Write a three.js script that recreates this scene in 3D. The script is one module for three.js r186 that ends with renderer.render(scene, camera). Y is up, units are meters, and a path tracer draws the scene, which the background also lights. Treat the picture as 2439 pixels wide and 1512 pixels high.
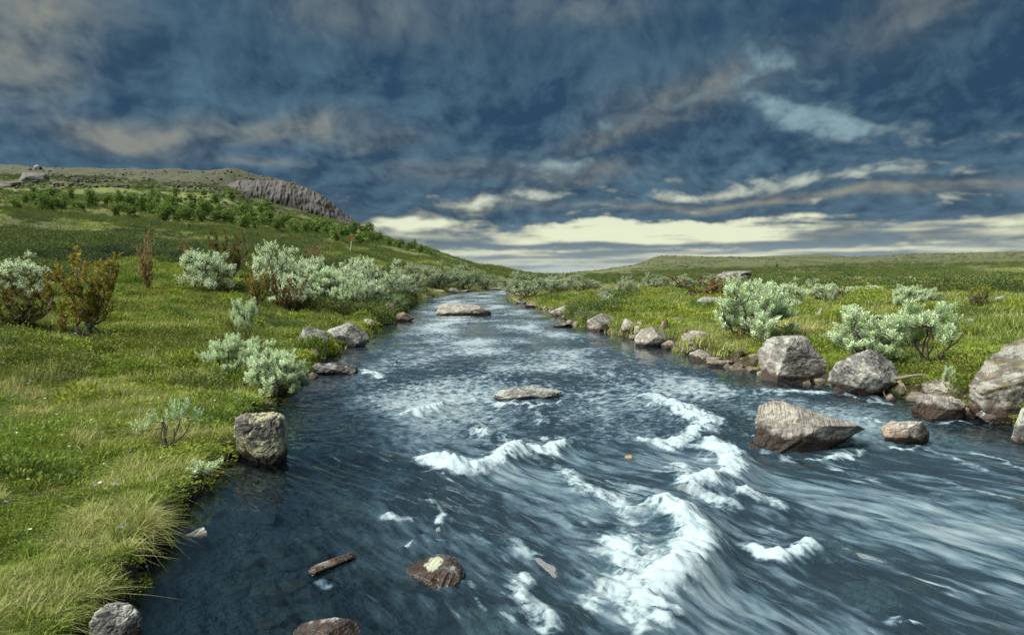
import * as THREE from 'three';
import { mergeVertices } from 'three/addons/utils/BufferGeometryUtils.js';

// ---------------------------------------------------------------- helpers: numbers and noise
const lerp = (a, b, t) => a + (b - a) * t, clamp = (x, a, b) => Math.min(b, Math.max(a, x));
const sstep = (a, b, x) => { const t = clamp((x - a) / (b - a), 0, 1); return t * t * (3 - 2 * t); };
function rng(seed) { let a = (seed * 2654435761) >>> 0; return () => { a = (a + 0x6d2b79f5) | 0; let t = Math.imul(a ^ (a >>> 15), 1 | a); t = (t + Math.imul(t ^ (t >>> 7), 61 | t)) ^ t; return ((t ^ (t >>> 14)) >>> 0) / 4294967296; }; }
const PERM = new Uint8Array(512); { const r = rng(11), p = [...Array(256).keys()]; for (let i = 255; i > 0; i--) { const j = (r() * (i + 1)) | 0; [p[i], p[j]] = [p[j], p[i]]; } for (let i = 0; i < 512; i++) PERM[i] = p[i & 255]; }
const GX = new Float32Array(256), GY = new Float32Array(256); for (let i = 0; i < 256; i++) { GX[i] = Math.cos(i / 256 * 6.28318 * 7); GY[i] = Math.sin(i / 256 * 6.28318 * 7); }
function n2(x, y) {
  const xi = Math.floor(x), yi = Math.floor(y), fx = x - xi, fy = y - yi, X = xi & 255, Y = yi & 255;
  const u = fx * fx * fx * (fx * (fx * 6 - 15) + 10), v = fy * fy * fy * (fy * (fy * 6 - 15) + 10), A = PERM[X] + Y, B = PERM[X + 1] + Y;
  const a = PERM[A], b = PERM[B], c = PERM[A + 1], d = PERM[B + 1];
  const p = GX[a] * fx + GY[a] * fy, q = GX[b] * (fx - 1) + GY[b] * fy, r = GX[c] * fx + GY[c] * (fy - 1), s = GX[d] * (fx - 1) + GY[d] * (fy - 1);
  return 1.45 * (p + (q - p) * u + (r - p + (s - r - q + p) * u) * v);
}
function fbm(x, y, o, g = 0.5) { let a = 1, s = 0, t = 0; for (let i = 0; i < o; i++) { s += a * n2(x, y); t += a; x = x * 2.03 + 17.3; y = y * 2.03 - 9.1; a *= g; } return s / t; }
function grad3(h, x, y, z) { h &= 15; const u = h < 8 ? x : y, v = h < 4 ? y : h === 12 || h === 14 ? x : z; return ((h & 1) ? -u : u) + ((h & 2) ? -v : v); }
function n3(x, y, z) {
  const xi = Math.floor(x), yi = Math.floor(y), zi = Math.floor(z); x -= xi; y -= yi; z -= zi;
  const X = xi & 255, Y = yi & 255, Z = zi & 255, f = (t) => t * t * t * (t * (t * 6 - 15) + 10), u = f(x), v = f(y), w = f(z);
  const A = PERM[X] + Y, AA = PERM[A & 511] + Z, AB = PERM[(A + 1) & 511] + Z, B = PERM[X + 1] + Y, BA = PERM[B & 511] + Z, BB = PERM[(B + 1) & 511] + Z, P = (i) => PERM[i & 511];
  return lerp(lerp(lerp(grad3(P(AA), x, y, z), grad3(P(BA), x - 1, y, z), u), lerp(grad3(P(AB), x, y - 1, z), grad3(P(BB), x - 1, y - 1, z), u), v),
    lerp(lerp(grad3(P(AA + 1), x, y, z - 1), grad3(P(BA + 1), x - 1, y, z - 1), u), lerp(grad3(P(AB + 1), x, y - 1, z - 1), grad3(P(BB + 1), x - 1, y - 1, z - 1), u), v), w);
}
const fbm3 = (x, y, z, o) => { let a = 1, s = 0, t = 0; for (let i = 0; i < o; i++) { s += a * n3(x, y, z); t += a; x = x * 2.03 + 5.1; y = y * 2.03 + 3.7; z = z * 2.03 - 7.9; a *= 0.5; } return s / t; };
const lin = (r, g, b) => [r, g, b].map((c) => { c /= 255; return c <= 0.04045 ? c / 12.92 : ((c + 0.055) / 1.055) ** 2.4; });
const mix3 = (a, b, t) => [a[0] + (b[0] - a[0]) * t, a[1] + (b[1] - a[1]) * t, a[2] + (b[2] - a[2]) * t];

// ---------------------------------------------------------------- camera, sky, sun, exposure
const EXPOSURE = 4.4, EYE = 1.5, F = 650, PITCH = Math.atan(41 / 650);
const scene = new THREE.Scene();
const camera = new THREE.PerspectiveCamera(2 * Math.atan(317 / F) * 180 / Math.PI, 1024 / 634, 0.05, 9000);
camera.position.set(0, EYE, 0); camera.rotation.x = -PITCH;
const renderer = new THREE.WebGLRenderer();
renderer.toneMapping = THREE.LinearToneMapping; renderer.toneMappingExposure = EXPOSURE; renderer.shadowMap.enabled = true;
const sun = new THREE.DirectionalLight(new THREE.Color(1, 0.955, 0.85), 2.2);
sun.position.set(-48, 52, -8); sun.castShadow = true; sun.shadow.radius = 110; sun.shadow.mapSize.set(2048, 2048);
Object.assign(sun.shadow.camera, { left: -60, right: 60, top: 60, bottom: -60, near: 1, far: 300 });
scene.add(sun, sun.target); sun.target.position.set(0, 0, -20);

const SKY = { dark: lin(39, 69, 96), mid: lin(84, 116, 137), warm: lin(150, 148, 134), low: lin(230, 236, 206), lower: lin(186, 202, 198), high: lin(134, 164, 174), rim: lin(224, 212, 178) };
// [azimuth, elevation, half width, half height, tilt, strength]: openings in the deck, and puffs of it that the low sun reaches
const OPEN = [[22, 13.4, 5, 1.3, -0.3, 0.36], [28.5, 10.8, 4, 0.9, -0.2, 0.42], [36, 9.9, 4, 0.9, 0.1, 0.4], [20, 7.2, 9, 0.6, 0.03, 0.3], [31, 7.6, 8, 0.6, 0, 0.26], [4.5, 9.6, 2.8, 0.5, 0.05, 0.36], [9.0, 12.6, 2.2, 0.8, 0.3, 0.26], [21.5, 16.4, 3.2, 1.3, -0.35, 0.42], [26, 12, 2, 2.2, -0.3, 0.28], [17, 17.8, 5, 1.6, 0.2, 0.26], [18, 15.2, 4, 0.5, 0.3, 0.35],
  [-2.5, 6.5, 3, 0.35, 0, 0.45], [3, 6.8, 3, 0.4, 0, 0.35], [13, 7.0, 3, 0.4, 0, 0.4], [-9, 4.6, 4, 0.5, 0, 0.4], [-8, 7, 3, 0.3, 0, 0.3], [-4, 12.2, 3, 0.6, 0.2, 0.2], [-22, 14.5, 6, 1.0, 0.1, 0.16], [-33, 9.2, 6, 0.8, 0, 0.1]];
const GLOW = [[-34.5, 18.5, 4, 3.2, 0, 0.85], [-37, 13.8, 3.6, 2.2, 0, 0.8], [-30.5, 10.2, 4, 1.0, 0, 0.95], [-25, 11.2, 5, 0.9, 0.05, 0.55], [-17.5, 12.3, 5, 1.0, 0.08, 0.9], [-11, 11.2, 4, 0.8, 0.1, 0.5], [-21, 9.2, 4, 0.5, 0.05, 0.5], [15.5, 14.8, 6, 1.7, 0.22, 0.75], [9, 11.6, 5, 0.9, 0.12, 0.6], [5, 8.9, 6, 0.7, 0.02, 0.75], [-6, 9.2, 5, 0.8, 0.1, 0.4],
  [32, 19.5, 5.5, 2.4, 0.15, 0.5], [22, 6.0, 9, 0.35, 0.02, 1.1], [33, 6.3, 5, 0.35, 0.05, 0.9], [12, 5.9, 5, 0.3, 0, 0.7], [28, 3.4, 9, 0.3, 0, 0.6], [-12, 21, 8, 2, 0, 0.35], [6, 21.5, 7, 1.6, 0, 0.4], [0, 6.2, 5, 0.4, 0, 0.6]];
function spots(list, az, el) { let s = 0; for (const [a, e, w, h, t, k] of list) { const x = az - a; if (x > 3 * w || x < -3 * w) continue; const y = (el - e - t * x) / h, X = x / w, q = X * X + y * y; if (q < 9) s += k * Math.exp(-q); } return s; }
const puff = (x, y) => { let s = 0, k = 1, t = 0; for (let o = 0; o < 4; o++) { s += k * (1 - 2.2 * Math.abs(n2(x, y))); t += k; x = x * 2.1 + 3; y = y * 2.1 + 7; k *= 0.52; } return s / t; };
const heap = (x, y, wx, wz) => 0.95 * fbm(x * 1.05 + wx * 0.3 - 7, y * 1.05 + wz * 0.3 + 4, 7, 0.6) + 0.1 * puff(x * 1.1 + wx * 0.2, y * 1.1 + wz * 0.2);
// the deck as seen: lumps that flatten towards the horizon; far round the sky and overhead, the same deck laid out on a plane
function deckAt(x, y) {
  const wx = fbm(x * 0.8 + 3, y * 0.8 + 8, 3), wz = fbm(x * 0.8 - 31, y * 0.8 + 2, 3), mid = heap(x, y, wx, wz);
  return { wx, wz, mid, big: fbm(x * 0.33 + 40, y * 0.33 - 11, 4), fine: fbm(x * 4.2 + wx * 0.8 + 9, y * 4.2 + wz * 0.8, 5, 0.62), relief: mid - heap(x + 0.1, y - 0.09, wx, wz) };
}
function skyAt(az, el) {
  const ra = az * Math.PI / 180, k = 1 / (Math.sin(el * Math.PI / 180) + 0.1), X = Math.sin(ra) * k, Z = Math.cos(ra) * k, near = sstep(62, 48, Math.abs(az)) * sstep(44, 30, el);
  let f = near > 0 ? deckAt(az * 0.125 + 11, 2.6 * Math.log(el + 2.4)) : null;
  if (near < 1) { const g = deckAt(X * 1.9, Z * 1.5); if (f) { for (const q in f) f[q] = lerp(g[q], f[q], near); } else f = g; }
  const { wx, wz, mid, big, fine, relief } = f;
  const inView = sstep(52, 40, Math.abs(az));
  // how much of the deck is there: nearly closed above, an open strip over the horizon, thin flat streaks below it
  const strip = Math.exp(-(((el + 0.9 * wz + 0.5 * mid + 0.3 * fine - 3.9) / 0.82) ** 4)) * clamp(0.16 + 0.84 * lerp(0.45 + 1.1 * n2(az / 50 + 3.3, 0.5), sstep(-6, 7, az + 6 * wx) * (1 - 0.7 * sstep(16, 30, az + 7 * wx)), inView), 0, 1);
  const under = sstep(2.9, 1.9, el + 0.3 * fine);
  let cover = 0.7 + 0.5 * mid + 0.22 * big + 0.1 * fine + 0.14 * sstep(7, 16, el) - (1.05 - 1.1 * Math.max(0, fbm(az / 9 + 50, el * 1.9 + wx * 0.4, 4, 0.6) + 0.1 + 0.25 * sstep(14, 30, az))) * strip;
  const open = lerp(0.55 * sstep(0.25, 0.75, fbm(X * 0.5 + 77, Z * 0.5, 3) * 1.6), spots(OPEN, az + wx * 3 + mid, el + wz * 1.4), inView);
  cover -= 0.75 * sstep(11.5, 7, el) * sstep(4.2, 5.4, el) * lerp(0.5, sstep(-10, 8, az), inView) * Math.max(0, fbm(az * 0.3 + 6 + wx, 7 * Math.log(el + 2.4) + wz, 5, 0.6) + 0.12 * fine - 0.06);
  cover -= open * (0.75 - 0.9 * mid - 0.4 * fine);
  if (under > 0) { const st = fbm(az / 15 + 5, el * 1.6 + wx * 0.35, 5, 0.6); cover = lerp(cover, 0.42 + 0.8 * st, under); }
  const opaque = sstep(0.12, 0.66, cover + 0.1 * fine);
  const glow = lerp(0.5 * sstep(0.1, 0.6, fbm(X * 0.45 - 50, Z * 0.45 + 20, 3) * 1.5), spots(GLOW, az + wx * 3 + mid, el + wz * 1.3), inView);
  let clear = mix3(SKY.low, SKY.high, sstep(3.8, 11, el)); clear = mix3(SKY.lower, clear, sstep(0.2, 2.6, el));
  let deck = mix3(SKY.dark, SKY.mid, clamp(0.32 + lerp(0.62, 0.4, sstep(12, 20, el)) * (0.5 * mid + 0.5 * (sstep(-0.35, 0.45, mid) - 0.5)) + lerp(0.3, 0.1, sstep(8, 18, el)) * fine + 0.6 * big + lerp(1.4, 0.6, sstep(10, 20, el)) * relief, 0, 1.3));
  deck = mix3(deck, lin(142, 158, 163), sstep(4.5, 1.2, el) * 0.8);
  deck = mix3(deck, SKY.warm, clamp(glow * (0.5 + 0.6 * mid + 0.25 * fine + 0.9 * relief), 0, 0.75));
  const edge = opaque * (1 - opaque) * 4 * sstep(14, 5, el);
  const c = mix3(clear, deck, opaque * 0.97);
  return mix3(c, SKY.rim, edge * 0.34 * clamp(0.4 + mid + 1.5 * relief, 0, 1));
}
{
  const w = 4096, h = 2048, data = new Float32Array(w * h * 4);
  for (let j = 0; j < h; j++) {
    const el = ((j + 0.5) / h - 0.5) * 180, coarse = el > 26;
    for (let i = 0; i < w; i++) {
      const o = (j * w + i) * 4; let c;
      if (el < -0.2) c = [0.03, 0.045, 0.05];
      else {
        let az = ((i + 0.5) / w) * 360 - 90; if (az > 180) az -= 360;
        const far = coarse || Math.abs(az) > 56;
        if (far && ((i & 3) || (j & 3))) { const b = ((j & ~3) * w + (i & ~3)) * 4; c = (j & ~3) / h * 180 - 90 < -0.2 ? skyAt(az, el) : [data[b] * EXPOSURE, data[b + 1] * EXPOSURE, data[b + 2] * EXPOSURE]; }
        else c = skyAt(az, Math.max(el, 0.05));
      }
      data[o] = c[0] / EXPOSURE; data[o + 1] = c[1] / EXPOSURE; data[o + 2] = c[2] / EXPOSURE; data[o + 3] = 1;
    }
  }
  const t = new THREE.DataTexture(data, w, h, THREE.RGBAFormat, THREE.FloatType);
  t.mapping = THREE.EquirectangularReflectionMapping; t.magFilter = THREE.LinearFilter; t.needsUpdate = true;
  scene.background = t; scene.environment = t;
}

// ---------------------------------------------------------------- survey: lines of sight of the photograph (2439 x 1512) turned into places
const K = 1024 / 2439, CP = Math.cos(PITCH), SP = Math.sin(PITCH);
function sight(u, v) { const cx = (u * K - 512) / F, cy = (317 - v * K) / F; return [cx, cy * CP - SP, -(CP + cy * SP)]; }
const onPlane = (u, v, y = 0) => { const r = sight(u, v), t = (y - EYE) / r[1]; return { x: r[0] * t, d: -r[2] * t }; };
const heightAt = (v, d) => { const r = sight(1219, v); return EYE + r[1] * d / -r[2]; };
const metres = (px, d) => px * K / F * d;

// ---------------------------------------------------------------- terrain
const line = (pts) => { const a = pts.map(([u, v]) => onPlane(u, v)); a.sort((p, q) => p.d - q.d); return a; };
const EL = [{ d: -60, x: -5 }, { d: -6, x: -1.3 }, { d: 1, x: -1.3 }, ...line([[300, 1512], [375, 1360], [455, 1235], [535, 1130], [600, 1040], [660, 955], [725, 895], [775, 850], [850, 815], [905, 775], [955, 738], [1000, 710], [1090, 696]]), { d: 70, x: -2.6 }, { d: 82, x: 3 }, { d: 120, x: 16 }];
const ER = [{ d: -60, x: 14 }, { d: -6, x: 6.6 }, { d: 1, x: 5.6 }, ...line([[2480, 1060], [2340, 985], [2180, 955], [1990, 925], [1850, 900], [1740, 873], [1650, 848], [1560, 818], [1430, 788], [1372, 772], [1340, 748], [1230, 718], [1213, 703]]), { d: 62, x: 2.2 }, { d: 74, x: 10 }, { d: 120, x: 30 }];
function along(list, d) {
  let i = 1; while (i < list.length - 1 && list[i].d < d) i++;
  const a = list[i - 1], b = list[i], t = clamp((d - a.d) / (b.d - a.d), 0, 1); return lerp(a.x, b.x, t);
}
const edgeL = (d) => along(EL, d) + 0.1 * n2(d * 1.1, 3) * clamp(d / 8, 0.4, 3) + 0.06 * n2(d * 3.3, 8), edgeR = (d) => along(ER, d) + 0.1 * n2(d * 1.0, 31) * clamp(d / 8, 0.4, 3) + 0.06 * n2(d * 3.1, 38);
// columns of the photograph: [u, [distance, v at which the ground of that distance shows] ...]
const COLS = [[-900, [18, 690], [60, 545], [110, 480], [180, 440], [450, 380], [700, 392], [4000, 560]], [0, [18, 690], [60, 560], [110, 500], [180, 462], [320, 425], [450, 398], [700, 404], [4000, 560]], [250, [18, 690], [60, 575], [115, 522], [180, 478], [320, 430], [440, 406], [700, 414], [4000, 570]],
  [500, [20, 690], [60, 598], [120, 545], [175, 503], [300, 452], [420, 406], [700, 425], [4000, 570]], [545, [20, 690], [60, 600], [125, 548], [185, 508], [310, 458], [410, 400], [700, 430], [4000, 575]], [620, [20, 690], [65, 596], [130, 550], [190, 517], [320, 492], [345, 448], [400, 418], [700, 450], [4000, 580]], [700, [22, 690], [70, 594], [135, 552], [200, 525], [325, 508], [350, 442], [390, 431], [700, 470], [4000, 590]],
  [780, [23, 690], [80, 600], [145, 562], [220, 538], [330, 524], [352, 474], [380, 473], [700, 520], [4000, 600]], [850, [25, 688], [90, 610], [160, 578], [240, 556], [335, 545], [352, 533], [380, 534], [700, 570], [4000, 620]], [1000, [32, 680], [60, 648], [120, 620], [230, 594], [300, 596], [600, 625], [4000, 640]], [1150, [40, 676], [75, 660], [250, 636], [320, 638], [600, 650], [4000, 650]],
  [1300, [40, 682], [100, 672], [300, 659], [900, 655], [2000, 656], [4000, 657]], [1420, [40, 684], [120, 667], [400, 656], [1500, 645], [2600, 648], [4000, 651]], [1500, [40, 686], [120, 666], [300, 656], [1500, 637], [2200, 640], [4000, 646]], [1575, [40, 688], [120, 664], [400, 648], [1500, 614], [2000, 620], [4000, 640]], [1700, [38, 690], [120, 662], [400, 644], [1400, 616], [2200, 618], [4000, 635]], [1860, [32, 694], [120, 660], [400, 641], [1300, 618], [2300, 609], [3200, 622], [4000, 630]],
  [1950, [28, 698], [130, 658], [450, 637], [1300, 616], [2300, 605], [3200, 620], [4000, 630]], [2040, [26, 700], [140, 656], [480, 634], [1200, 613], [2300, 615], [4000, 630]], [2200, [22, 704], [120, 657], [420, 632], [1100, 607], [2000, 618], [4000, 630]], [2439, [17, 712], [30, 690], [90, 660], [350, 632], [1000, 603], [1700, 612], [4000, 625]], [3300, [17, 712], [30, 690], [90, 660], [350, 630], [1000, 600], [1700, 612], [4000, 625]]]
  .map(([u, ...p]) => ({ t: (u * K - 512) / F, p: p.map(([d, v]) => [Math.log(d), heightAt(v, d)]) }));
function colHeight(c, ld) { const p = c.p; if (ld <= p[0][0]) return p[0][1]; for (let i = 1; i < p.length; i++) if (ld <= p[i][0]) { const t = (ld - p[i - 1][0]) / (p[i][0] - p[i - 1][0]); return lerp(p[i - 1][1], p[i][1], lerp(t, t * t * (3 - 2 * t), 0.5)); } return p[p.length - 1][1]; }
function tableHeight(x, d) {
  const dd = Math.max(d, 0.62 * Math.abs(x), d < 0 ? -d : 0, 3), t = clamp(x / dd, -1.35, 1.38), ld = Math.log(dd);
  let i = 1; while (i < COLS.length - 1 && COLS[i].t < t) i++;
  const a = COLS[i - 1], b = COLS[i], s = clamp((t - a.t) / (b.t - a.t), 0, 1);
  return lerp(colHeight(a, ld), colHeight(b, ld), lerp(s, s * s * (3 - 2 * s), 0.6));
}
const ashore = (x, d) => Math.max(edgeL(d) - x, x - edgeR(d));
function terrain(x, d) {
  const s = d > 119 ? 99 : ashore(x, d), r = Math.hypot(x, d), left = x < 0.5 * (edgeL(d) + edgeR(d));
  if (s < 0) return -(0.06 + 0.3 * (left ? sstep(0, 2.4, -s) : sstep(0, 1.1, -s))) + 0.05 * fbm(x * 1.7, d * 1.7, 3) - (left ? 0 : 0.08 * sstep(0, 2, -s));
  const lip = (left ? 0.12 : 0.23) + 0.09 * n2(x * 0.8 + 5, d * 0.8), near = lip + (left ? 0.042 : 0.03) * Math.min(s, 14);
  let land = lerp(near, tableHeight(x, d), sstep(11, 30, r)); land = lip + (land - lip) * sstep(0, 5, s) + 0.02 * Math.min(s, 1);
  const bumps = 0.07 * fbm(x * 1.1, d * 1.1, 3) * sstep(0, 0.8, s) + 0.16 * fbm(x * 0.28 + 9, d * 0.28, 3) * sstep(0.6, 4, s);
  const far = sstep(40, 200, r) * (1.4 * fbm(x * 0.035, d * 0.035, 4)) + sstep(180, 420, r) * 2.2 * fbm(x * 0.02 + 4, d * 0.02, 5) * sstep(0.2, -0.2, x / Math.max(d, 1)) + sstep(260, 400, r) * 1.3 * fbm(x * 0.12, d * 0.09, 4, 0.65);
  const face = -0.12 + (land + bumps + 0.12) * sstep(-0.02, 0.2 + 0.08 * n2(x * 3, d * 3), s);
  return face + far;
}
function onGround(u, v) {
  const r = sight(u, v); let t = 1.2, p = t;
  while (t < 3600) { const y = EYE + r[1] * t; if (y <= Math.max(terrain(r[0] * t, -r[2] * t), 0)) break; p = t; t *= 1.012; }
  for (let i = 0; i < 14; i++) { const m = (p + t) / 2; if (EYE + r[1] * m <= Math.max(terrain(r[0] * m, -r[2] * m), 0)) t = m; else p = m; }
  return { x: r[0] * t, d: -r[2] * t, y: terrain(r[0] * t, -r[2] * t) };
}
const SOIL = [0.030, 0.023, 0.015], BED = [0.12, 0.09, 0.06], MOSS = [0.085, 0.115, 0.02], GREEN = [0.13, 0.165, 0.03], OLIVE = [0.105, 0.11, 0.03], TAN = [0.21, 0.18, 0.085], HEATH = [0.055, 0.068, 0.024], ROCK = [0.2, 0.2, 0.2];
function groundColour(x, d, y) {
  const s = d > 119 ? 99 : ashore(x, d), r = Math.hypot(x, d);
  if (s < 0.03) { const n = fbm(x * 2.2, d * 2.2, 4); return mix3(BED, n > 0 ? [0.2, 0.14, 0.08] : [0.035, 0.033, 0.03], clamp(Math.abs(n) * 1.4, 0, 1)); }
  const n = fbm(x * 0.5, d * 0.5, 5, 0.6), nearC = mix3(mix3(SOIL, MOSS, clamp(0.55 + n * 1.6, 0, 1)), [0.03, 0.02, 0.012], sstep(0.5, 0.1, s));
  const m1 = fbm(x * 0.05 + 7, d * 0.035, 5, 0.6), m2 = fbm(x * 0.02 - 3, d * 0.011, 5, 0.6), m3 = fbm(x * 0.16, d * 0.1, 4, 0.6);
  let far = mix3(GREEN, HEATH, sstep(-0.05, 0.32, m1)); far = mix3(far, TAN, sstep(0.12, 0.5, m2 + 0.35 * m3) * 0.75); far = mix3(far, MOSS, sstep(0.1, 0.5, m3) * 0.6); far = mix3(far, [0.03, 0.045, 0.016], sstep(0.22, 0.45, fbm(x * 0.07 - 20, d * 0.025, 5, 0.68)) * 0.8);
  const left = sstep(0.25, -0.05, x / Math.max(d, 1));
  const high = left * sstep(26, 44, y + 8 * m3) * sstep(150, 260, r);
  if (high > 0) { let up = mix3([0.03, 0.04, 0.015], [0.058, 0.062, 0.028], clamp(0.5 + 1.6 * m3, 0, 1)); up = mix3(up, [0.1, 0.1, 0.092], sstep(0.25, 0.5, fbm(x * 0.2, d * 0.12, 5, 0.72))); far = mix3(far, up, high); }
  // dry heath of the uplands and of the open moor away from the river's meadow
  const moor = Math.max(sstep(6, 16, y + 9 * m2 + 3 * m3), sstep(34, 52, s + 26 * m1)) * (1 - left); far = mix3(far, mix3(mix3([0.045, 0.056, 0.024], [0.085, 0.088, 0.042], clamp(0.5 + 2.2 * fbm(x * 0.009, d * 0.004, 6, 0.65), 0, 1)), [0.05, 0.07, 0.024], sstep(0.05, 0.3, m3)), moor * 0.85);
  return mix3(nearC, far, sstep(18, 45, r));
}
const tag = (o, label, category, kind, group) => { o.userData = { ...o.userData, ...(label && { label }), ...(category && { category }), ...(kind && { kind }), ...(group && { group }) }; return o; };
const taken = {};
function numbered(name) { taken[name] = (taken[name] ?? -1) + 1; return taken[name] ? `${name}_${String(taken[name]).padStart(3, '0')}` : name; }
function add(o, name) { o.name = numbered(name); o.traverse((c) => { c.castShadow = true; c.receiveShadow = true; }); scene.add(o); return o; }
function grainTexture(size, freq, oct, seed, lo, hi) {
  const data = new Uint8Array(size * size * 4);
  for (let j = 0; j < size; j++) for (let i = 0; i < size; i++) {
    const u = i / size, v = j / size, f = (a, b) => fbm(a * freq + seed, b * freq + seed, oct, 0.62), k = (f(u, v) * (1 - u) * (1 - v) + f(u + 1, v) * 0 + f(u - 1, v) * u * (1 - v) + f(u, v - 1) * (1 - u) * v + f(u - 1, v - 1) * u * v) * 1.5;
    const c = clamp(lerp(lo, hi, 0.5 + k), 0, 255); const o = (j * size + i) * 4; data[o] = data[o + 1] = data[o + 2] = c; data[o + 3] = 255;
  }
  const t = new THREE.DataTexture(data, size, size); t.wrapS = t.wrapT = THREE.RepeatWrapping; t.magFilter = THREE.LinearFilter; t.needsUpdate = true; return t;
}
const grain = grainTexture(512, 24, 5, 3, 0, 255);
{
  const A = [], fine = 600, coarse = 70; for (let i = 0; i <= fine; i++) A.push(lerp(-0.82, 0.82, i / fine)); for (let i = 1; i < coarse; i++) A.push(0.82 + (2 * Math.PI - 1.64) * i / coarse);
  const R = []; for (let r = 0.4; r < 4000;) { R.push(r); r *= r > 300 && r < 460 ? 1.009 : r < 3 ? 1.035 : 1.0185; } R.push(4000);
  const n = A.length, pos = new Float32Array(n * R.length * 3), col = new Float32Array(n * R.length * 3), uv = new Float32Array(n * R.length * 2), idx = [];
  R.forEach((r, j) => A.forEach((a, i) => {
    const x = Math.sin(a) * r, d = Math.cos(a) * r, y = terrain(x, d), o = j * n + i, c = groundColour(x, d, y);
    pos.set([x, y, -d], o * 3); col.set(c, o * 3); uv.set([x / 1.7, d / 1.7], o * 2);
    if (j) { const k = (i + 1) % n, p = (j - 1) * n; idx.push(p + i, p + k, o, p + k, j * n + k, o); }
  }));
  const g = new THREE.BufferGeometry(); g.setAttribute('position', new THREE.BufferAttribute(pos, 3)); g.setAttribute('color', new THREE.BufferAttribute(col, 3)); g.setAttribute('uv', new THREE.BufferAttribute(uv, 2)); g.setIndex(idx); g.computeVertexNormals();
  const m = new THREE.MeshStandardMaterial({ vertexColors: true, roughness: 0.97, bumpMap: grain, bumpScale: 0.05 }); m.name = 'soil and moor';
  const o = add(new THREE.Mesh(g, m), 'ground'); tag(o, 'moorland ground rising to a rocky hill on the left', 'ground', 'structure');
}
console.log('terrain');

// ---------------------------------------------------------------- the river
const bend = (d) => { const e = 6.6 - d; return e > 0 ? 0.62 * e * sstep(0, 2.5, e) : 0; };
const foamLines = []; // {pts:[[x,d]...], r, k, lift}
const foamLine = (pts, px, k, lift, tail = 0) => { const p = pts.map(([u, v]) => { const q = onPlane(u, v, 0.03); return [q.x, q.d]; }); const c = p[p.length >> 1]; foamLines.push({ p, r: px * K / F * c[1], k, lift, tail, box: [Math.min(...p.map((a) => a[0])), Math.max(...p.map((a) => a[0])), Math.min(...p.map((a) => a[1])), Math.max(...p.map((a) => a[1]))] }); };
foamLine([[1025, 1092], [1075, 1118], [1130, 1122], [1180, 1108], [1235, 1072]], 24, 1.25, 0.075, 0.5); foamLine([[1235, 1068], [1290, 1078], [1345, 1066]], 22, 1.1, 0.05, 0.6); foamLine([[1130, 1005], [1150, 1035]], 18, 0.7, 0.03, 0.4);
foamLine([[975, 990], [1010, 985], [1050, 968]], 15, 1.1, 0.05, 0.3); foamLine([[1560, 950], [1640, 990], [1695, 1012]], 26, 1.15, 0.07, 0.8); foamLine([[1690, 1015], [1650, 1040], [1600, 1062], [1540, 1055]], 20, 0.95, 0.04, 0.4);
foamLine([[1690, 1065], [1745, 1095], [1762, 1130], [1720, 1150], [1670, 1165]], 27, 1.2, 0.08, 0.7); foamLine([[1620, 1110], [1650, 1170], [1730, 1200]], 24, 0.75, 0.03, 0.6); foamLine([[1760, 1180], [1830, 1190], [1850, 1205]], 18, 0.8, 0.04, 0.4);
foamLine([[1350, 1130], [1420, 1175], [1500, 1215], [1580, 1215]], 26, 0.72, 0.02, 1.0); foamLine([[1590, 1225], [1650, 1280], [1660, 1325], [1620, 1375], [1590, 1400]], 44, 1.25, 0.1, 1.0); foamLine([[1480, 1300], [1520, 1350], [1500, 1400]], 60, 0.85, 0.03, 0.9); foamLine([[1560, 1415], [1540, 1450], [1580, 1480]], 40, 0.95, 0.05, 0.5); foamLine([[1430, 1400], [1400, 1440]], 30, 0.6, 0.02, 0.6); foamLine([[1480, 1440], [1560, 1505]], 34, 0.8, 0.04, 0.6);
foamLine([[1790, 1310], [1860, 1335], [1930, 1310]], 24, 0.95, 0.05, 0.5); foamLine([[1245, 1370], [1275, 1430], [1310, 1500]], 26, 0.7, 0.02, 0.8); foamLine([[1230, 1290], [1280, 1320]], 22, 0.5, 0.01, 0.8); foamLine([[2150, 1490], [2180, 1485]], 18, 0.9, 0.03, 0.1); foamLine([[870, 880], [905, 895]], 14, 0.8, 0.03, 0.1); foamLine([[1030, 1200], [1045, 1230], [1050, 1255]], 13, 0.75, 0.03, 0.1); foamLine([[930, 1225], [965, 1240]], 12, 0.6, 0.02, 0.1);
foamLine([[1840, 935], [1950, 935]], 18, 0.75, 0.03, 0.3); foamLine([[2075, 1000], [2100, 1010]], 16, 0.8, 0.02, 0.1); foamLine([[2330, 1075], [2430, 1110]], 14, 0.55, 0.01, 0.5); foamLine([[2270, 1150], [2420, 1200]], 16, 0.4, 0.01, 0.6); foamLine([[1100, 770], [1220, 760]], 10, 0.4, 0.02, 0.3); foamLine([[1250, 960], [1340, 965]], 12, 0.5, 0.02, 0.2); foamLine([[1500, 955], [1545, 948]], 12, 0.7, 0.02, 0.2); foamLine([[2060, 930], [2120, 960]], 12, 0.45, 0.01, 0.3);
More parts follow.
